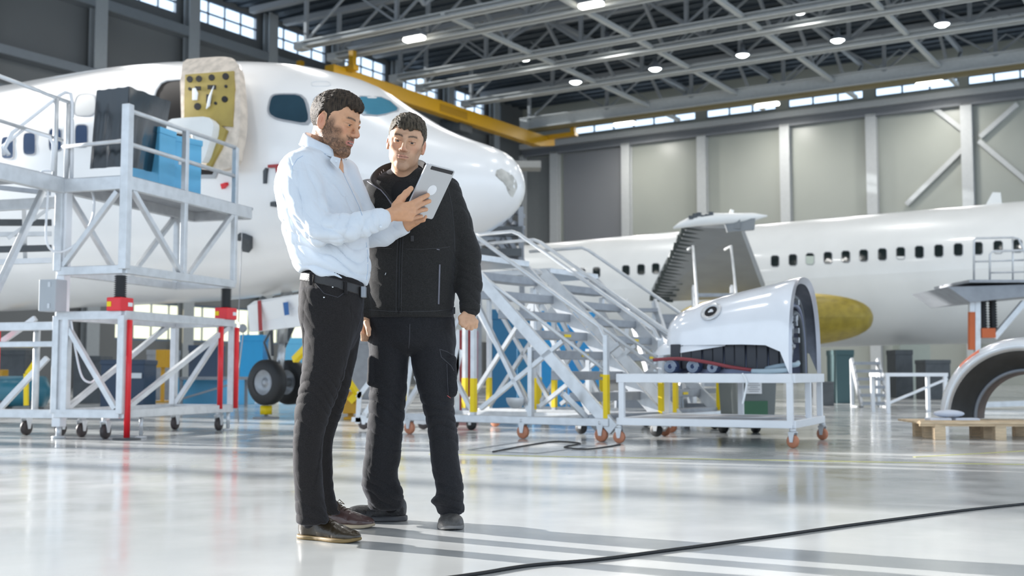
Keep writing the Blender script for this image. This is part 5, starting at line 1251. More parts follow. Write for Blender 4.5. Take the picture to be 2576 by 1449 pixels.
mb = MB(); cc_ = (tw*.53, th*.455); mb.prism([Tb(cc_[0]+.0235*math.cos(a), cc_[1]+.0225*math.sin(a)) for a in np.linspace(0, 2*math.pi, 29)[:-1]], tn*.0008); mb.build('round_emblem', mat('emblem_white', (.85, .86, .88), .3), tab)
mb = MB(); q = rrect(.009, tw-.009, .018, th-.018, .003); mb.prism([Tb(u, v, -.0083) for u, v in q], -tn*.0004); mb.build('screen', mat('screen_dark', (.05, .06, .07), .1), tab)
def onT(px, py, n):
    o = Vector((0, 0, CZ)); d = at(px, py, 5)-o; s = (TA+tn*n-o).dot(tn)/d.dot(tn); return np.array(o+d*s)
M1 = frame_of(66, 17, 0); sc1 = 1.05
off = np.array((-.079, -.012, -.009))*sc1@M1; o1 = np.array(at(808, 303, 4.665+off[1]))-off
H1 = Frame(M1, o1, sc1)
xs = axis_coords(-1.02, -.30, .0045, ((-.88, -.60, .0018), (-.53, -.33, .0026))); ys = axis_coords(4.36, 5.10, .0045, ((4.53, 4.82, .0018), (4.46, 4.84, .0026)))
zs = axis_coords(.02, 1.90, .008, ((1.20, 1.46, .0026), (1.56, 1.88, .0018)))
B = Vol(xs, ys, zs)
neckb = H1.w((0, -.03, -.05)); nb2 = A3(808, 395, 4.70)
B.rc(neckb, nb2, .056, .062, .02); B.rc(H1.w((0, .02, -.085)), A3(820, 392, 4.68), .035, .045, .03)
# arms
SH1 = A3(748, 428, 4.55); EL1 = A3(805, 588, 4.47); WR1 = A3(972, 545, 4.535)
B.chain([(A3(790, 415, 4.68), .075), (SH1, .050)], .03); B.chain([(SH1, .050), (EL1, .038), (WR1, .026)], .01)
SH2 = A3(860, 440, 4.86); EL2 = A3(905, 588, 4.88); WR2 = A3(1022, 566, 4.82)
B.chain([(A3(800, 415, 4.70), .075), (SH2, .05), (EL2, .037), (WR2, .025)], .02)
# torso and legs inside the clothes
B.chain([(A3(800, 420, 4.70), .10), (A3(805, 500, 4.70), .115), (A3(822, 600, 4.70), .105), (A3(838, 690, 4.70), .11), (A3(838, 760, 4.70), .11)], .03)

near_ = [(730, 757, 880, 4.64, .10), (777, 752, 890, 4.63, .10), (838, 762, 890, 4.62, .095), (890, 764, 878, 4.61, .09), (956, 757, 861, 4.60, .082), (1000, 750, 846, 4.60, .076), (1030, 743, 835, 4.595, .072), (1060, 741, 825, 4.60, .070), (1100, 737, 815, 4.60, .068), (1150, 737, 810, 4.61, .066), (1201, 739, 812, 4.63, .066), (1262, 744, 817, 4.66, .068), (1316, 745, 828, 4.675, .074)]
far_ = [(740, 818, 914, 4.77, .09), (803, 820, 911, 4.79, .09), (885, 815, 899, 4.81, .085), (976, 800, 879, 4.85, .075), (1048, 782, 857, 4.89, .066), (1099, 772, 840, 4.92, .064), (1170, 768, 836, 4.97, .064), (1237, 774, 839, 5.02, .066), (1272, 778, 848, 5.05, .07), (1294, 780, 856, 5.06, .072)]
def legchain(V, rows, foot, k=.015):
    ch = []
    for (z, cx, cy, rx, ry) in LV(rows, 5, .1): ch.append((np.array((cx, cy, z)), min(rx, ry)*.62))
    ch = [q for q in ch if q[0][2] > .13]; ch = ch[:-3]+[(q[0], .030) for q in ch[-3:]]; ch.append((foot, .028)); V.chain(ch, k); return ch
def ankle(t, d, L):
    d = np.array((d[0], d[1], 0.)); d /= np.linalg.norm(d); p = np.array(t, float)-d*(L-.062*L/.30); p[2] = .06; return p
def toe(px, py): p = flo(px, py); return (p.x, p.y, 0)
FT = [(toe(905, 1366), (.875, -.48), .305), (toe(941, 1329), (.94, -.34), .300), (toe(868, 1311), (-.97, -.05), .272), (toe(1136, 1336), (.10, -.995), .290)]
f1n, f1f = ankle(*FT[0]), ankle(*FT[1])
c1n = legchain(B, near_, f1n); c1f = legchain(B, far_, f1f)
head_sdf(B, H1, .003)
# right hand: palm, fingers on the tablet back, thumb along its left edge
palm = [(A3(990, 537, 4.550), .024), (A3(1012, 529, 4.545), .027)]
B.chain([(WR1, .026)]+palm, .012)
K = [A3(1036, 513, 4.550), A3(1040, 524, 4.545), A3(1039, 537, 4.545), A3(1033, 550, 4.550)]
for i, kk in enumerate(K): B.rc(A3(1002, 524+7*i, 4.555), kk, .018, .0125, .012)
tips = [[(1058, 500), (1076, 491)], [(1062, 512), (1080, 506)], [(1057, 529), (1072, 527)], [(1049, 546), (1060, 544)]]
for i, kk in enumerate(K):
    a, b = tips[i]; p1 = onT(a[0], a[1], .021); p2 = onT(b[0], b[1], .010); finger(B, [kk, p1, p2], (.0125, .0125, .0115, .010)[i], (.0092, .0092, .0086, .0078)[i], .003)
finger(B, [A3(996, 518, 4.560), A3(1009, 501, 4.570), A3(1022, 486, 4.585), A3(1034, 474, 4.600)], .0185, .0105, .008)
# left hand below the screen side
lp = [A3(1022, 566, 4.82), A3(1045, 552, 4.80)]
B.rc(lp[0], lp[1], .026, .026, .01)
for i, (x, y) in enumerate(((1066, 528), (1070, 537), (1070, 546), (1066, 554))): finger(B, [lp[1]+np.array((0, 0, .01-.008*i)), A3(x-12, y+2, 4.755), A3(x, y, 4.735)], .011, .0082, .004)
finger(B, [lp[1], A3(1040, 535, 4.755), A3(1042, 522, 4.70)], .013, .0095, .006)
def b1col(V):
    C = head_color(H1, beard=.88, mo=.003)(V); return C
def b1disp(V, N):
    L = H1.l(V); n = vnoise(V, 500); inb = (L[:, 2] < -.05) & (L[:, 2] > -.13) & (np.linalg.norm(L, axis=1) < .16); return n*.0006*inb
body1, bv1 = vmesh('body', B, SKIN, m1, b1disp, b1col)
eyes(H1, m1, (-.05, 1, -.35))
mb = MB(); c = H1.w((0, .092, -.0615)); mb.box(Vector(c), (.024*sc1, .008, .0035), Vector(M1[0]), Vector(M1[1]), Vector(M1[2])); mb.build('teeth', mat('teeth', (.75, .72, .68), .3), m1)
HV = Vol(axis_coords(-.90, -.58, .0026), axis_coords(4.52, 4.83, .0026), axis_coords(1.60, 1.92, .0026))
hair_sdf(HV, H1, [((0, .010, .078), (.058, .074, .052)), ((0, .056, .083), (.045, .036, .030)), ((0, .076, .074), (.030, .020, .020))], .0062,
         [(-.125, -.075), (-.06, -.072), (-.036, -.045), (-.030, .012), (-.012, .032), (.004, .018), (.010, -.018), (.022, -.010), (.030, .022), (.050, .044), (.062, .056), (.10, .064)])
def hdisp(Fr, a=.0022, dirv_=(.25, 1, .5)):
    def f(V, N):
        L = Fr.l(V); d = np.array(dirv_)/np.linalg.norm(dirv_); Lp = L-(L@d)[:, None]*d*.82
        t = sstep(.03, .09, L[:, 2]); return (vnoise(Lp, 210)*.8+vnoise(Lp, 420, 7)*.6)*a*(.35+.9*t)+.0015*vnoise(L, 45)*t
    return f
hair1, _ = vmesh('hair', HV, HAIRM, m1, hdisp(H1, .0026))
# ---- shirt
ctr = lambda y, l, r, Y=Y1, ry=.165: (y, l, r, Y, ry)
XS = axis_coords(-1.05, -.38, .0038); YS = axis_coords(4.36, 5.0, .0042)
SV = Vol(XS, YS, axis_coords(.95, 1.66, .0038))
tors = [(372, 768, 838, 4.69, .075), (384, 752, 845, 4.69, .11), (400, 732, 853, 4.69, .165), (425, 713, 862, 4.69, .19), (460, 700, 880, 4.69, .195), (500, 700, 900, 4.69, .185), (550, 709, 914, 4.69, .17), (600, 722, 922, 4.69, .16), (640, 736, 926, 4.69, .155), (668, 746, 929, 4.69, .155), (690, 758, 927, 4.69, .15), (725, 764, 918, 4.69, .145)]
SV.loft(LV(tors, Y1, .16), .02, rho=.28)
SV.chain([(A3(758, 432, 4.57), .078), (A3(757, 470, 4.52), .074), (A3(778, 530, 4.49), .066), (A3(808, 576, 4.47), .062)], .03)
SV.chain([(A3(808, 577, 4.47), .060), (A3(850, 576, 4.465), .057), (A3(905, 566, 4.475), .050), (A3(942, 555, 4.51), .043), (A3(958, 550, 4.522), .041)], .012)
SV.chain([(A3(860, 440, 4.83), .075), (A3(905, 540, 4.90), .065), (A3(925, 590, 4.87), .050), (A3(965, 588, 4.85), .047), (A3(1006, 574, 4.83), .036)], .02)
zA, zBb = at(762, 684, Y1), at(915, 722, Y1)
def beltz(x): return zA.z+(x-zA.x)/(zBb.x-zA.x)*(zBb.z-zA.z)
SV.cut(lambda x, y, z: (beltz(x)+.008*np.sin(x*60)-z)*1.0, .01)
# open the cuff ends
w1 = A3(975, 545, 4.50); dn = (A3(975, 545, 4.50)-A3(905, 566, 4.475)); dn /= np.linalg.norm(dn)
def gc(V, px, py, Y, rad):
    return np.exp(-(np.linalg.norm((V-A3(px, py, Y))*np.array((1, .6, 1)), axis=1)/rad)**2)
def shirtdisp(V, N):
    z = V[:, 2]; c = np.minimum(0, 0*z)
    elbow = gc(V, 795, 590, 4.43, .11); fore = gc(V, 890, 572, 4.43, .12); upper = gc(V, 755, 500, 4.45, .13); back = gc(V, 720, 560, 4.62, .16); waist = gc(V, 840, 665, 4.55, .16); chest = gc(V, 860, 480, 4.6, .13); cf = gc(V, 935, 560, 4.44, .06)
    a = .013*elbow*(crease(V, (.75, .1, 1), 62, 2.4, 1., .6)+.1)
    a += .0105*fore*(crease(V, (1, .1, -.55), 60, 2.6, 5., .6)+.1)
    a += .013*upper*(crease(V, (1, .1, .28), 50, 2.6, 2., .6)+.1)
    a += .015*back*(crease(V, (1, .1, .55), 46, 2.4, 9., .6)+.1)
    a += .015*waist*(crease(V, (.30, 0, 1), 72, 3.6, 8., .5)+.1)
    a += .009*chest*(crease(V, (1, 0, .5), 50, 2.6, 3., .5)+.1)
    a += .005*cf*crease(V, (1, 0, .3), 120, 2.4, 3., .5)
    a += .004*vnoise(V, 9, 2.)+.002*vnoise(V, 24, 4.)+.0012*crease(V, (.6, .2, .8), 90, 5, 14., .5)
    return a
shirt, sbv = vmesh('shirt', SV, SHIRT, m1, shirtdisp)
# cuffs
SEAMC = mat('shirt_seam', (.36, .48, .64), .8)
def cuff(a, b, r0, r1, nm='cuff', m=SHIRT, parent=m1, L=.062):
    a = Vector(a); b = Vector(b); d = (b-a).normalized(); mb = MB()
    mb.lathe([(r0-.002, 0), (r0, .002), (r0*.98, L*.5), (r1, L), (r1-.003, L+.001), (r1-.004, L*.5), (r0-.006, .003)], 32, a, d); return mb.build(nm, m, parent)
cuff(A3(933, 558, 4.506), A3(976, 545, 4.535), .0445, .0375, L=.060); cuff(A3(998, 577, 4.835), A3(1024, 566, 4.82), .038, .034, L=.045)
mb = MB(); p, q_ = hit(sbv, 952, 574)
p = Vector(A3(958, 570, 4.478)); mb.lathe([(0, .002), (.005, .002), (.0055, 0)], 12, p, (0, -1, 0)); mb.build('button', BUTTON, m1)
# collar: a folded band around the neck
def collar_pts(dz, dr, n=30, a0=-160, a1=160, c=A3(812, 372, 4.685), rx=.069, ry=.076, tilt=.34, yaw=-30):
    o = []
    for i in range(n+1):
        t = R(a0+(a1-a0)*i/n); f = (math.cos(t), math.sin(t))  # f[0] back
        bx = -math.cos(R(yaw)); by = -math.sin(R(yaw)); back = np.array((bx, by, 0)); lat = np.array((-by, bx, 0))
        p = c+back*f[0]*(rx+dr)+lat*f[1]*(ry+dr)+np.array((0, 0, dz+f[0]*tilt*.11)); o.append(Vector(p))
    return o
mb = MB(); rws = [collar_pts(-.012, .0), collar_pts(.018, -.003), collar_pts(.030, .000), collar_pts(.026, .007), collar_pts(.002, .016), collar_pts(-.020, .023)]
mb.grid(rws, True); co = mb.build('collar', SHIRT, m1); sm_ = co.modifiers.new('solid', 'SOLIDIFY'); sm_.thickness = .002; sm_.offset = -1
mb = MB(); mb.tube([p+Vector((0, 0, .004)) for p in collar_pts(-.020, .0255)[2:-2]], .0012, 6); mb.build('collar_stitch', SEAMC, co)
# collar points at the throat
fp = A3(851, 397, 4.60)
mb = MB(); tip = Vector(A3(850, 425, 4.585)); a = Vector(A3(836, 392, 4.57)); b = Vector(A3(856, 398, 4.62)); c3 = Vector(A3(830, 404, 4.55)); mb.prism([c3, a, b, tip], Vector((.002, .004, 0))); cp_ = mb.build('collar_point', SHIRT, co)
mb = MB(); mb.lathe([(0, .003), (.0045, .003), (.005, 0)], 12, Vector(A3(846, 406, 4.565)), (0, -1, 0)); mb.build('button', BUTTON, co)
seam(sbv, [(856, 420), (872, 455), (890, 492), (903, 520), (912, 545)], .0016, 'placket_edge', SEAMC, m1)
seam(sbv, [(921, 610), (925, 640), (925, 680), (921, 708)], .0014, 'placket_edge', SEAMC, m1)
seam(sbv, [(762, 392), (748, 400), (735, 420), (735, 440)], .0010, 'shoulder_seam', SEAMC, m1)
for (x, y) in ((866, 436), (888, 486), (922, 625), (925, 662)):
    p, nrm = hit(sbv, x, y)
    if p is not None: mb = MB(); mb.lathe([(0, .002), (.0045, .002), (.005, 0)], 12, p, nrm); mb.build('button', BUTTON, m1)
# ---- trousers
TV = Vol(axis_coords(-1.0, -.50, .004), axis_coords(4.42, 5.18, .0042), axis_coords(.055, 1.10, .0046))
pel = [(684, 762, 900, 4.69, .135), (705, 758, 912, 4.69, .138), (740, 755, 916, 4.69, .145), (780, 753, 914, 4.69, .148), (820, 758, 912, 4.69, .14), (850, 775, 900, 4.70, .11), (880, 800, 885, 4.70, .06)]
TV.loft(LV(pel, 4.69, .14), .02)
TV.loft(LV(near_, 4.6, .07), .018); TV.loft(LV(far_, 4.8, .07), .018)
def troudisp(knees, hem, amp=1.0, sd=0.):
    def f(V, N):
        z = V[:, 2]; a = .003*vnoise(V, 12, sd)+.0012*vnoise(V, 40, sd)
        for kz in knees: a += crease(V, (.5, .3, 1), 70, 3.4, 3.+sd)*.0052*np.exp(-((z-kz)/.09)**2)*amp
        a += crease(V, (.6, .2, 1), 80, 3, 6.+sd)*.0055*sstep(hem+.22, hem, z)*amp
        a += crease(V, (.9, .1, .5), 55, 3, 2.+sd)*.003*sstep(.65, .95, z)*amp
        a += crease(V, (1, .2, .25), 40, 4, 12.+sd)*.0018*amp
        return a
    return f
trou, tbv = vmesh('trousers', TV, TROU, m1, troudisp((.50, .62), .08))
seam(tbv, [(793, 712), (815, 738), (850, 748), (868, 735)], .0013, 'pocket_seam', mat('denim_seam', (.05, .05, .06), .8), m1)
seam(tbv, [(915, 745), (908, 800), (893, 850), (882, 870)], .0013, 'fly_seam', MATS['denim_seam'], m1)
for (x, y) in ((837, 722), (868, 733), (815, 748)):
    p, nrm = hit(tbv, x, y)
    if p is not None: mb = MB(); mb.lathe([(0, .002), (.003, .002), (.0035, 0)], 10, p, nrm); mb.build('rivet', CHROME, m1)
# belt
BV = Vol(axis_coords(-1.0, -.54, .0034), axis_coords(4.50, 4.90, .0034), axis_coords(.98, 1.12, .0034))
bp2 = [(y, l-3, r+1, 4.69, .146) for (y, l, r) in ((660, 762, 905), (684, 762, 908), (705, 758, 915), (740, 757, 917), (760, 756, 917))]
BV.loft(LV(bp2, 4.69, .146), .01); BV.cut(lambda x, y, z: np.abs(z-(beltz(x)-.020))-.020, .003)
vmesh('belt', BV, LEATH, m1)
for x in (782, 870):
    mb = MB(); p = A3(x, 696+(x-762)*.25, 4.552 if x < 800 else 4.56); mb.box(Vector(p), (.011, .012, .052)); mb.build('belt_loop', TROU, m1, bevel=.002)
mb = MB(); mb.box(Vector(A3(915, 735, 4.64)), (.02, .04, .045)); mb.build('belt_buckle', GREYM, m1, bevel=.004)
mb = MB(); p = A3(906, 762, 4.60); mb.tube([p+np.array((0, 0, .05)), p, p+np.array((.003, 0, -.12)), p+np.array((.004, 0, -.2))], .006, 6)
# ---- shoes
SOCK = mat('dark_sock', (.015, .015, .018), .9)
def sock(top, foot, parent):
    V = Vol(axis_coords(foot[0]-.12, foot[0]+.12, .004), axis_coords(foot[1]-.12, foot[1]+.12, .004), axis_coords(.03, .24, .004)); t = np.array(top, float); f = (.17-foot[2])/max(t[2]-foot[2], .05); q = np.array(foot)+(t-np.array(foot))*min(1., f)
    V.rc(foot, q, .0395, .0395, .0); vmesh('sock', V, SOCK, parent)
sock(c1n[-2][0], f1n, m1); sock(c1f[-2][0], f1f, m1)
def shoe(name, toe, d, L, um, smat, person, sneaker=False, laces=None, lab=None, wd=1.0):
    d = np.array((d[0], d[1], 0.)); d /= np.linalg.norm(d); s_ = np.array((-d[1], d[0], 0)); heel = np.array(toe)-d*L; heel[2] = 0
    def W(a, b, c): return heel+d*a+s_*b+np.array((0, 0, c))
    M = np.array([d, s_, (0, 0, 1.)]); k = L/.30; cs = heel+d*L/2
    V = Vol(axis_coords(cs[0]-.20, cs[0]+.20, .0032), axis_coords(cs[1]-.20, cs[1]+.20, .0032), axis_coords(.0, .17, .0032))
    V.el(W(.052*k, 0, .042), (.052, .035*wd, .058), M, .01); V.el(W(.225*k, 0, .024), (.075*k, .046*wd, .030), M, .02); V.el(W(.15*k, -.002, .034), (.10*k, .038*wd, .036), M, .02)
    V.rc(W(.055*k, 0, .06), W(.064*k, 0, .085), .037, .041, .02); V.rc(W(.08*k, 0, .080), W(.19*k, 0, .036), .036, .024, .025)
    if sneaker: V.el(W(.03*k, 0, .06), (.035, .036, .05), M, .01); V.el(W(.235*k, 0, .030), (.062*k, .048*wd, .040), M, .02)
    V.cut(lambda x, y, z: .010-z+0*x, .004)
    sh, bv = vmesh(name, V, um, person, lambda P, N: .0008*vnoise(P, 60)+(-.0016*np.exp(-((((P-heel)@d)-.19*k)/.006)**2)))
    V2 = Vol(V.c[0], V.c[1], axis_coords(-.006, .04, .0032)); ex = .0025 if not sneaker else .004
    h1 = .017 if not sneaker else .026
    V2.loft([(-.01, *W(.06*k, 0, 0)[:2], .001, .001), (-.009, *W(.06*k, 0, 0)[:2], .001, .001)], 0)
    V2.el(W(.05*k, 0, .01), (.054+ex, .037*wd+ex, .08), M, .01); V2.el(W(.215*k, 0, .01), (.085*k+ex, .050*wd+ex, .08), M, .02); V2.rc(W(.06*k, 0, .0), W(.2*k, 0, .0), .034*wd+ex, .042*wd+ex, .02)
    toeup = lambda x, y: .010*np.clip((((x-heel[0])*d[0]+(y-heel[1])*d[1])-.24*k)/.06, 0, 1)**2
    V2.cut(lambda x, y, z: np.maximum(z-h1-toeup(x, y)*.6, toeup(x, y)-z+.0005), .004)
    vmesh('sole', V2, smat, sh)
    if laces is not None:
        lm = laces; o_ = Vector((0, 0, 0))
        for i in range(4):
            a = (.112+.019*i)*k; pts = []
            for b in (-22, -14, -6, 0, 6, 14, 22):
                h_ = bv.ray_cast(Vector(W(a+.004*(i % 2)*b/22, b*.001, .2)), Vector((0, 0, -1))); pts.append((h_[0] if h_[0] is not None else Vector(W(a, b*.001, .05)))+Vector((0, 0, .0015)))
            mb = MB(); mb.tube(pts, .0022, 6); mb.build('lace', lm, sh)
        mb = MB(); h_ = bv.ray_cast(Vector(W(.118*k, 0, .2)), Vector((0, 0, -1))); c = np.array(h_[0])+np.array((0, 0, .003))
        mb.tube([c, c+s_*-.015+np.array((0, 0, .012)), c+s_*-.035+d*.01+np.array((0, 0, .0)), c+s_*-.02+d*.012+np.array((0, 0, -.006)), c], .0018, 6); mb.tube([c, c+s_*.02+np.array((0, 0, .01)), c+s_*.03+d*.02+np.array((0, 0, -.01)), c], .0018, 6)
        mb.tube([c, c+d*.02-s_*.012+np.array((0, 0, -.01)), c+d*.03-s_*.03+np.array((0, 0, -.03))], .0018, 6); mb.build('lace_bow', lm, sh)
    return sh, W, k
BRN = mat('brown_leather', (.040, .028, .015), .33, 0, .2, 12, bump=.12, bscale=160, coat=.15); BRN2 = mat('purple_brown_leather', (.095, .055, .05), .3, 0, .2, 12, bump=.12, bscale=160, coat=.2)
SOLE = mat('gum_sole', (.20, .13, .045), .6); SOLE2 = mat('light_sole', (.45, .36, .25), .6); LACE = mat('brown_lace', (.05, .03, .015), .7)
shoe('shoe', *FT[0], BRN, SOLE, m1, laces=LACE)[0]['label'] = 'dark brown leather shoe, nearer foot'
shoe('shoe', *FT[1], BRN2, SOLE2, m1, laces=MATS['brown_lace'])[0]['label'] = 'reddish brown leather shoe, farther foot'
mb = MB(); c = A3(850, 1283, 4.93); mb.tube([c, c+np.array((.002, 0, .02)), c+np.array((.012, 0, .034)), c+np.array((.014, 0, .018)), c+np.array((.002, 0, -.004))], .0016, 6); mb.build('lace_loop', LACE, m1)
# =================================================================== man in the black jacket
Y2 = 5.06
m2 = thing('person', 'man in black zip jacket and work trousers facing the camera, looking at the tablet', 'person', (flo(1045, 1315).x, 5.1, 0))
M2 = frame_of(1, 11, 9.5); sc2 = .99
off = np.array((0, .09, .004))*sc2@M2; o2 = np.array(at(1018.5, 356, 4.94+off[1]))-off
H2 = Frame(M2, o2, sc2)
xs = axis_coords(-.86, 0.02, .0045, ((-.59, -.34, .0018), (-.24, -.12, .0028))); ys = axis_coords(4.76, 5.36, .0045, ((4.81, 5.06, .0018),))
zs = axis_coords(.02, 1.80, .008, ((.78, 1.0, .0028), (1.48, 1.76, .0018)))
B2 = Vol(xs, ys, zs)
B2.rc(H2.w((0, -.03, -.05)), A3(1018, 455, 5.04), .054, .064, .02); B2.rc(H2.w((0, .015, -.08)), A3(1016, 450, 5.0), .036, .045, .03)
SHl, ELl, WRl = A3(1122, 490, 5.07), A3(1176, 640, 5.08), A3(1182, 782, 5.0)
SHr, ELr, WRr = A3(925, 500, 5.07), A3(893, 645, 5.10), A3(917, 795, 5.03)
B2.chain([(A3(1020, 480, 5.06), .09), (SHl, .05), (ELl, .037), (WRl, .026)], .02); B2.chain([(A3(1020, 480, 5.06), .09), (SHr, .05), (ELr, .037), (WRr, .026)], .02)
B2.chain([(A3(1020, 490, 5.06), .11), (A3(1025, 600, 5.06), .115), (A3(1030, 700, 5.06), .11), (A3(1034, 800, 5.06), .115)], .03)
lg = [(800, 928, 1035, 5.07, .11), (864, 928, 1030, 5.07, .105), (915, 930, 1026, 5.065, .10), (992, 930, 1021, 5.06, .09), (1050, 927, 1016, 5.06, .084), (1094, 923, 1014, 5.08, .082), (1150, 916, 1007, 5.11, .08), (1201, 912, 1001, 5.16, .082), (1225, 910, 1010, 5.19, .085), (1245, 920, 1014, 5.21, .085), (1262, 926, 1012, 5.23, .08), (1280, 930, 1010, 5.24, .075)]
rg_ = [(800, 1032, 1142, 5.07, .11), (864, 1034, 1144, 5.07, .105), (915, 1036, 1146, 5.06, .10), (966, 1048, 1143, 5.05, .092), (1017, 1062, 1141, 5.04, .085), (1094, 1078, 1150, 5.06, .082), (1160, 1084, 1156, 5.08, .08), (1215, 1094, 1164, 5.08, .082), (1240, 1098, 1165, 5.08, .084), (1262, 1084, 1166, 5.10, .088), (1275, 1096, 1168, 5.11, .085), (1292, 1102, 1167, 5.12, .080)]
f2l, f2r = ankle(*FT[2]), ankle(*FT[3])
c2l = legchain(B2, lg, f2l); c2r = legchain(B2, rg_, f2r)
head_sdf(B2, H2, 0.0)
# his left hand: loose fist
pc2 = A3(1180, 800, 4.985)
B2.rc(WRl, pc2, .026, .024, .012)
for i, (kx, ky, kY) in enumerate(((1166, 806, 4.955), (1176, 812, 4.95), (1187, 813, 4.955), (1197, 809, 4.965))):
    a = A3(kx, ky, kY); b = A3(kx-1, ky+12, kY+.018); c = A3(kx-2, ky+8, kY+.042); e_ = A3(kx-2, ky-4, kY+.045)
    B2.rc(pc2, a, .020, .0118, .010); finger(B2, [a, b, c, e_], .0115, .0088, .003)
finger(B2, [A3(1170, 790, 4.975), A3(1160, 800, 4.955), A3(1161, 812, 4.945), A3(1169, 820, 4.940)], .015, .0095, .006)
# his right hand, hanging
pc3 = A3(917, 815, 5.01); B2.rc(WRr, pc3, .025, .024, .012)
for i in range(4):
    x = 910+5*i; finger(B2, [A3(x+1, 826, 5.0+.012*i), A3(x+2, 838, 4.99+.012*i), A3(x+3, 848, 5.0+.012*i), A3(x+2, 855, 5.015+.012*i)], .0105, .0080, .003); B2.rc(pc3, A3(x+1, 826, 5.0+.012*i), .018, .0105, .01)
finger(B2, [A3(922, 812, 4.985), A3(927, 828, 4.97), A3(928, 842, 4.965)], .013, .009, .006)
body2, bv2 = vmesh('body', B2, SKIN, m2, None, head_color(H2, stub=.30, tan=(.62, .37, .235), lipk=.45))
eyes(H2, m2, (.03, 1, -.22), (.02, .013, .008))
HV = Vol(axis_coords(-.60, -.33, .0026), axis_coords(4.80, 5.12, .0026), axis_coords(1.50, 1.80, .0026))
hair_sdf(HV, H2, [((0, .0, .066), (.068, .082, .058)), ((0, .052, .078), (.055, .036, .032)), ((.0, .068, .070), (.046, .022, .020))], .009,
         [(-.125, -.075), (-.06, -.072), (-.036, -.045), (-.030, .014), (-.012, .032), (.004, .020), (.010, -.014), (.022, -.004), (.030, .024), (.050, .042), (.062, .052), (.10, .056)])
vmesh('hair', HV, HAIRM2, m2, hdisp(H2, .003, (.35, 1, -.5)))
# ---- jacket
JV = Vol(axis_coords(-.80, 0.04, .0042), axis_coords(4.82, 5.32, .0042), axis_coords(.88, 1.60, .0042))
jt = [(425, 985, 1062, 5.06, .075), (440, 958, 1092, 5.06, .10), (456, 930, 1118, 5.06, .115), (475, 914, 1132, 5.06, .125), (510, 905, 1144, 5.06, .135), (560, 908, 1148, 5.06, .14), (620, 914, 1150, 5.06, .14), (700, 920, 1147, 5.06, .137), (760, 924, 1143, 5.06, .137), (782, 925, 1142, 5.06, .136), (801, 926, 1142, 5.06, .134)]
JV.loft(LV(jt, 5.06, .13), .02, p=2.3)
JV.chain([(A3(1122, 482, 5.07), .066), (A3(1150, 560, 5.08), .064), (A3(1172, 640, 5.085), .063), (A3(1181, 715, 5.05), .056), (A3(1182, 776, 5.0), .044)], .02)
JV.chain([(A3(928, 488, 5.07), .066), (A3(905, 560, 5.08), .062), (A3(896, 640, 5.10), .058), (A3(905, 715, 5.07), .052), (A3(916, 780, 5.03), .042)], .02)
def jdisp(V, N):
    z = V[:, 2]; x = V[:, 0]; a = .003*vnoise(V, 9)+.001*vnoise(V, 40)
    armm = sstep(-.28, -.24, x)+sstep(-.63, -.67, x)
    a += crease(V, (.6, .2, 1), 55, 3.2, 4.)*.0050*np.clip(armm, 0, 1)
    a += crease(V, (1, .1, .9), 38, 3.0, 7.)*.0032*(1-np.clip(armm, 0, 1))
    hz = at(1035, 781, 5.06).z; a += -.003*np.exp(-((z-hz)/.005)**2)
    wz = at(1180, 770, 5.0).z; a += -.0025*np.exp(-((z-wz)/.004)**2)*np.clip(armm, 0, 1)
    return a
jk_, jbv = vmesh('jacket', JV, JACK, m2, jdisp)
JSE = mat('jacket_seam', (.045, .045, .05), .7); REFL = mat('reflective_grey', (.16, .16, .19), .5); ZIP = mat('zip_dark', (.006, .006, .007), .4, .3)
seam(jbv, [(1009, 560), (1006, 620), (1004, 700), (1003, 800)], .0030, 'zip', ZIP, m2); seam(jbv, [(1014, 590), (1012, 640), (1010, 700), (1009, 799)], .0012, 'zip_placket_seam', JSE, m2); seam(jbv, [(1000, 590), (999, 640), (997, 700), (996, 799)], .0012, 'zip_placket_seam', JSE, m2)
seam(jbv, [(1106, 665), (1105, 700), (1104, 735), (1103, 770)], .0042, 'reflective_strip', REFL, m2)
seam(jbv, [(935, 622), (960, 624), (990, 626)], .0011, 'yoke_seam', JSE, m2); seam(jbv, [(1020, 626), (1060, 627), (1110, 624), (1135, 620)], .0011, 'yoke_seam', JSE, m2)
seam(jbv, [(928, 779), (980, 783), (1040, 784), (1100, 782), (1140, 777)], .0012, 'hem_seam', JSE, m2)
seam(jbv, [(1127, 470), (1137, 520), (1143, 580), (1145, 640)], .0012, 'armhole_seam', JSE, m2)
seam(jbv, [(971, 686), (968, 694)], .0012, 'white_stitch', BUTTON, m2, 4)
seam(jbv, [(1098, 627), (1108, 629)], .0024, 'chest_tag', REFL, m2, 4)
seam(jbv, [(1038, 560), (1038, 590)], .0016, 'zip_pull_cord', ZIP, m2, 4)
p, nrm = hit(jbv, 1037, 600)
if p: mb = MB(); mb.box(p+nrm*.003, (.014, .004, .026)); mb.build('zip_pull', JSE, m2, bevel=.002)
p, nrm = hit(jbv, 1138, 782)
if p: mb = MB(); mb.box(p+nrm*.004, (.018, .006, .03)); mb.build('hem_tab', JSE, m2, bevel=.002)
cuff(A3(1182, 768, 5.005), A3(1182, 790, 4.995), .046, .043, 'sleeve_cuff', JACK, m2, .030); cuff(A3(915, 775, 5.035), A3(917, 790, 5.03), .044, .041, 'sleeve_cuff', JACK, m2, .026)
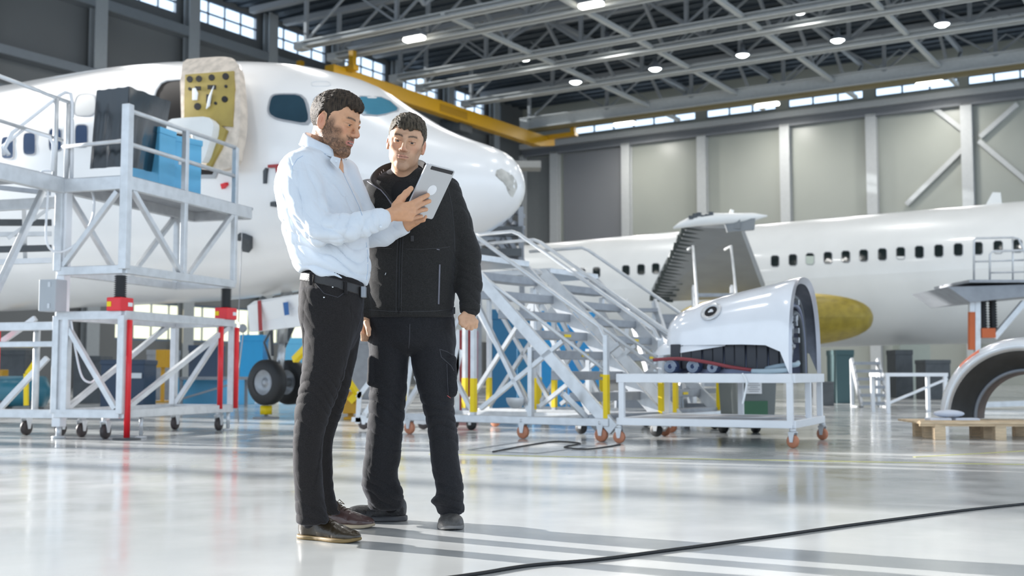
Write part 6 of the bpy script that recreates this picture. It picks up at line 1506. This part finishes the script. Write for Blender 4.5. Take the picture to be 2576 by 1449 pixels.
# tee neckline and open collar
TVv = Vol(axis_coords(-.58, -.34, .0035), axis_coords(4.86, 5.16, .0035), axis_coords(1.36, 1.58, .0035))
TVv.rc(A3(1018, 475, 5.045), A3(1018, 440, 5.05), .098, .076, .01); TVv.el(A3(1016, 500, 5.02), (.085, .11, .10), None, .03)
nb = A3(1015, 460, 4.92)
TVv.cut(lambda x, y, z: z-(nb[2]+.45*np.abs(x-nb[0])+.32*(y-nb[1])), .004)
vmesh('tee_shirt', TVv, TEE, m2)
def ribbon(rows_, nm, m, parent, th=.004):
    mb = MB(); mb.grid(rows_, True); o = mb.build(nm, m, parent); s = o.modifiers.new('solid', 'SOLIDIFY'); s.thickness = th; s.offset = 0; ss = o.modifiers.new('sub', 'SUBSURF'); ss.levels = 1; ss.render_levels = 2; return o
def crow(pts): return [Vector(A3(x, y, Y)) for x, y, Y in pts]
# standing collar: from left lapel round the back to the right side
ribbon([crow([(1002, 545, 4.905), (985, 510, 4.905), (962, 480, 4.91), (944, 462, 4.935), (950, 446, 4.99), (972, 432, 5.08), (1018, 426, 5.145), (1058, 432, 5.09), (1076, 448, 5.0), (1062, 478, 4.935), (1040, 508, 4.905), (1018, 545, 4.905)]),
        crow([(1004, 538, 4.895), (988, 502, 4.89), (964, 468, 4.89), (936, 452, 4.92), (943, 430, 4.99), (968, 410, 5.08), (1018, 402, 5.14), (1056, 398, 5.08), (1074, 412, 4.98), (1062, 455, 4.915), (1042, 490, 4.895), (1018, 538, 4.895)]),
        crow([(1000, 536, 4.893), (980, 500, 4.885), (948, 470, 4.885), (925, 456, 4.91), (936, 434, 4.985), (964, 412, 5.085), (1018, 404, 5.15), (1060, 400, 5.09), (1082, 416, 4.98), (1072, 458, 4.91), (1048, 495, 4.89), (1020, 536, 4.893)])], 'collar', JACK, m2)
mb = MB(); mb.tube(crow([(924, 456, 4.905), (945, 470, 4.88), (958, 478, 4.878), (972, 494, 4.878), (985, 515, 4.885)]), .0022, 6); mb.build('collar_zip', mat('zip_sheen', (.16, .16, .2), .3, .4), m2)
for k in range(3):
    mb = MB(); a = crow([(954+k*5, 436-k*5, 4.975), (956+k*5, 441-k*5, 4.972)]); mb.bar(a[0], a[1], .0025, .001); mb.build('label_stitch', REFL, m2)
# ---- trousers
TV = Vol(axis_coords(-.74, -.16, .0042), axis_coords(4.88, 5.36, .0042), axis_coords(.05, 1.0, .0046))
TV.loft(LV([(770, 928, 1140, 5.07, .125), (800, 927, 1141, 5.07, .128), (840, 927, 1142, 5.07, .13), (870, 930, 1143, 5.07, .115), (893, 960, 1125, 5.07, .06)], 5.07, .12), .015)
TV.loft(LV(lg, 5.07, .1), .012); TV.loft(LV(rg_, 5.07, .1), .012)
# cargo pocket
TV.rc(A3(1135, 905, 5.0), A3(1138, 985, 4.99), .022, .022, .012); TV.rc(A3(935, 905, 5.0), A3(933, 960, 5.0), .016, .018, .012)
tr2, t2bv = vmesh('trousers', TV, WORK, m2, troudisp((.42, .55), .12, 1.25, 20.))
WSE = mat('work_seam', (.06, .06, .07), .8)
seam(t2bv, [(1105, 878), (1125, 885), (1140, 895)], .0016, 'cargo_flap_edge', WSE, m2); seam(t2bv, [(1106, 878), (1110, 898), (1135, 920), (1143, 935)], .0018, 'cargo_flap_edge', WSE, m2); seam(t2bv, [(1124, 915), (1126, 960), (1128, 1000)], .0014, 'cargo_pocket_edge', WSE, m2)
seam(t2bv, [(1125, 995), (1136, 1003)], .0018, 'small_pocket_tag', mat('tag_red', (.5, .1, .1), .6), m2, 4)
seam(t2bv, [(1031, 815), (1030, 850), (1028, 880)], .0016, 'fly_seam', WSE, m2)
sock(c2l[-2][0], f2l, m2); sock(c2r[-2][0], f2r, m2)
GSH = mat('grey_work_leather', (.10, .095, .09), .5, 0, .4, 30, bump=.3, bscale=150); BSH = mat('black_work_leather', (.025, .025, .027), .38, 0, .4, 30, bump=.3, bscale=150); GSO = mat('grey_sole', (.18, .175, .17), .6); BSO = mat('dark_sole', (.07, .07, .075), .5)
shoe('shoe', *FT[2], BSH, BSO, m2, True)[0]['label'] = 'dark work shoe pointing left'
shoe('shoe', *FT[3], GSH, GSO, m2, True, wd=1.08)[0]['label'] = 'dusty grey work shoe pointing at the camera'
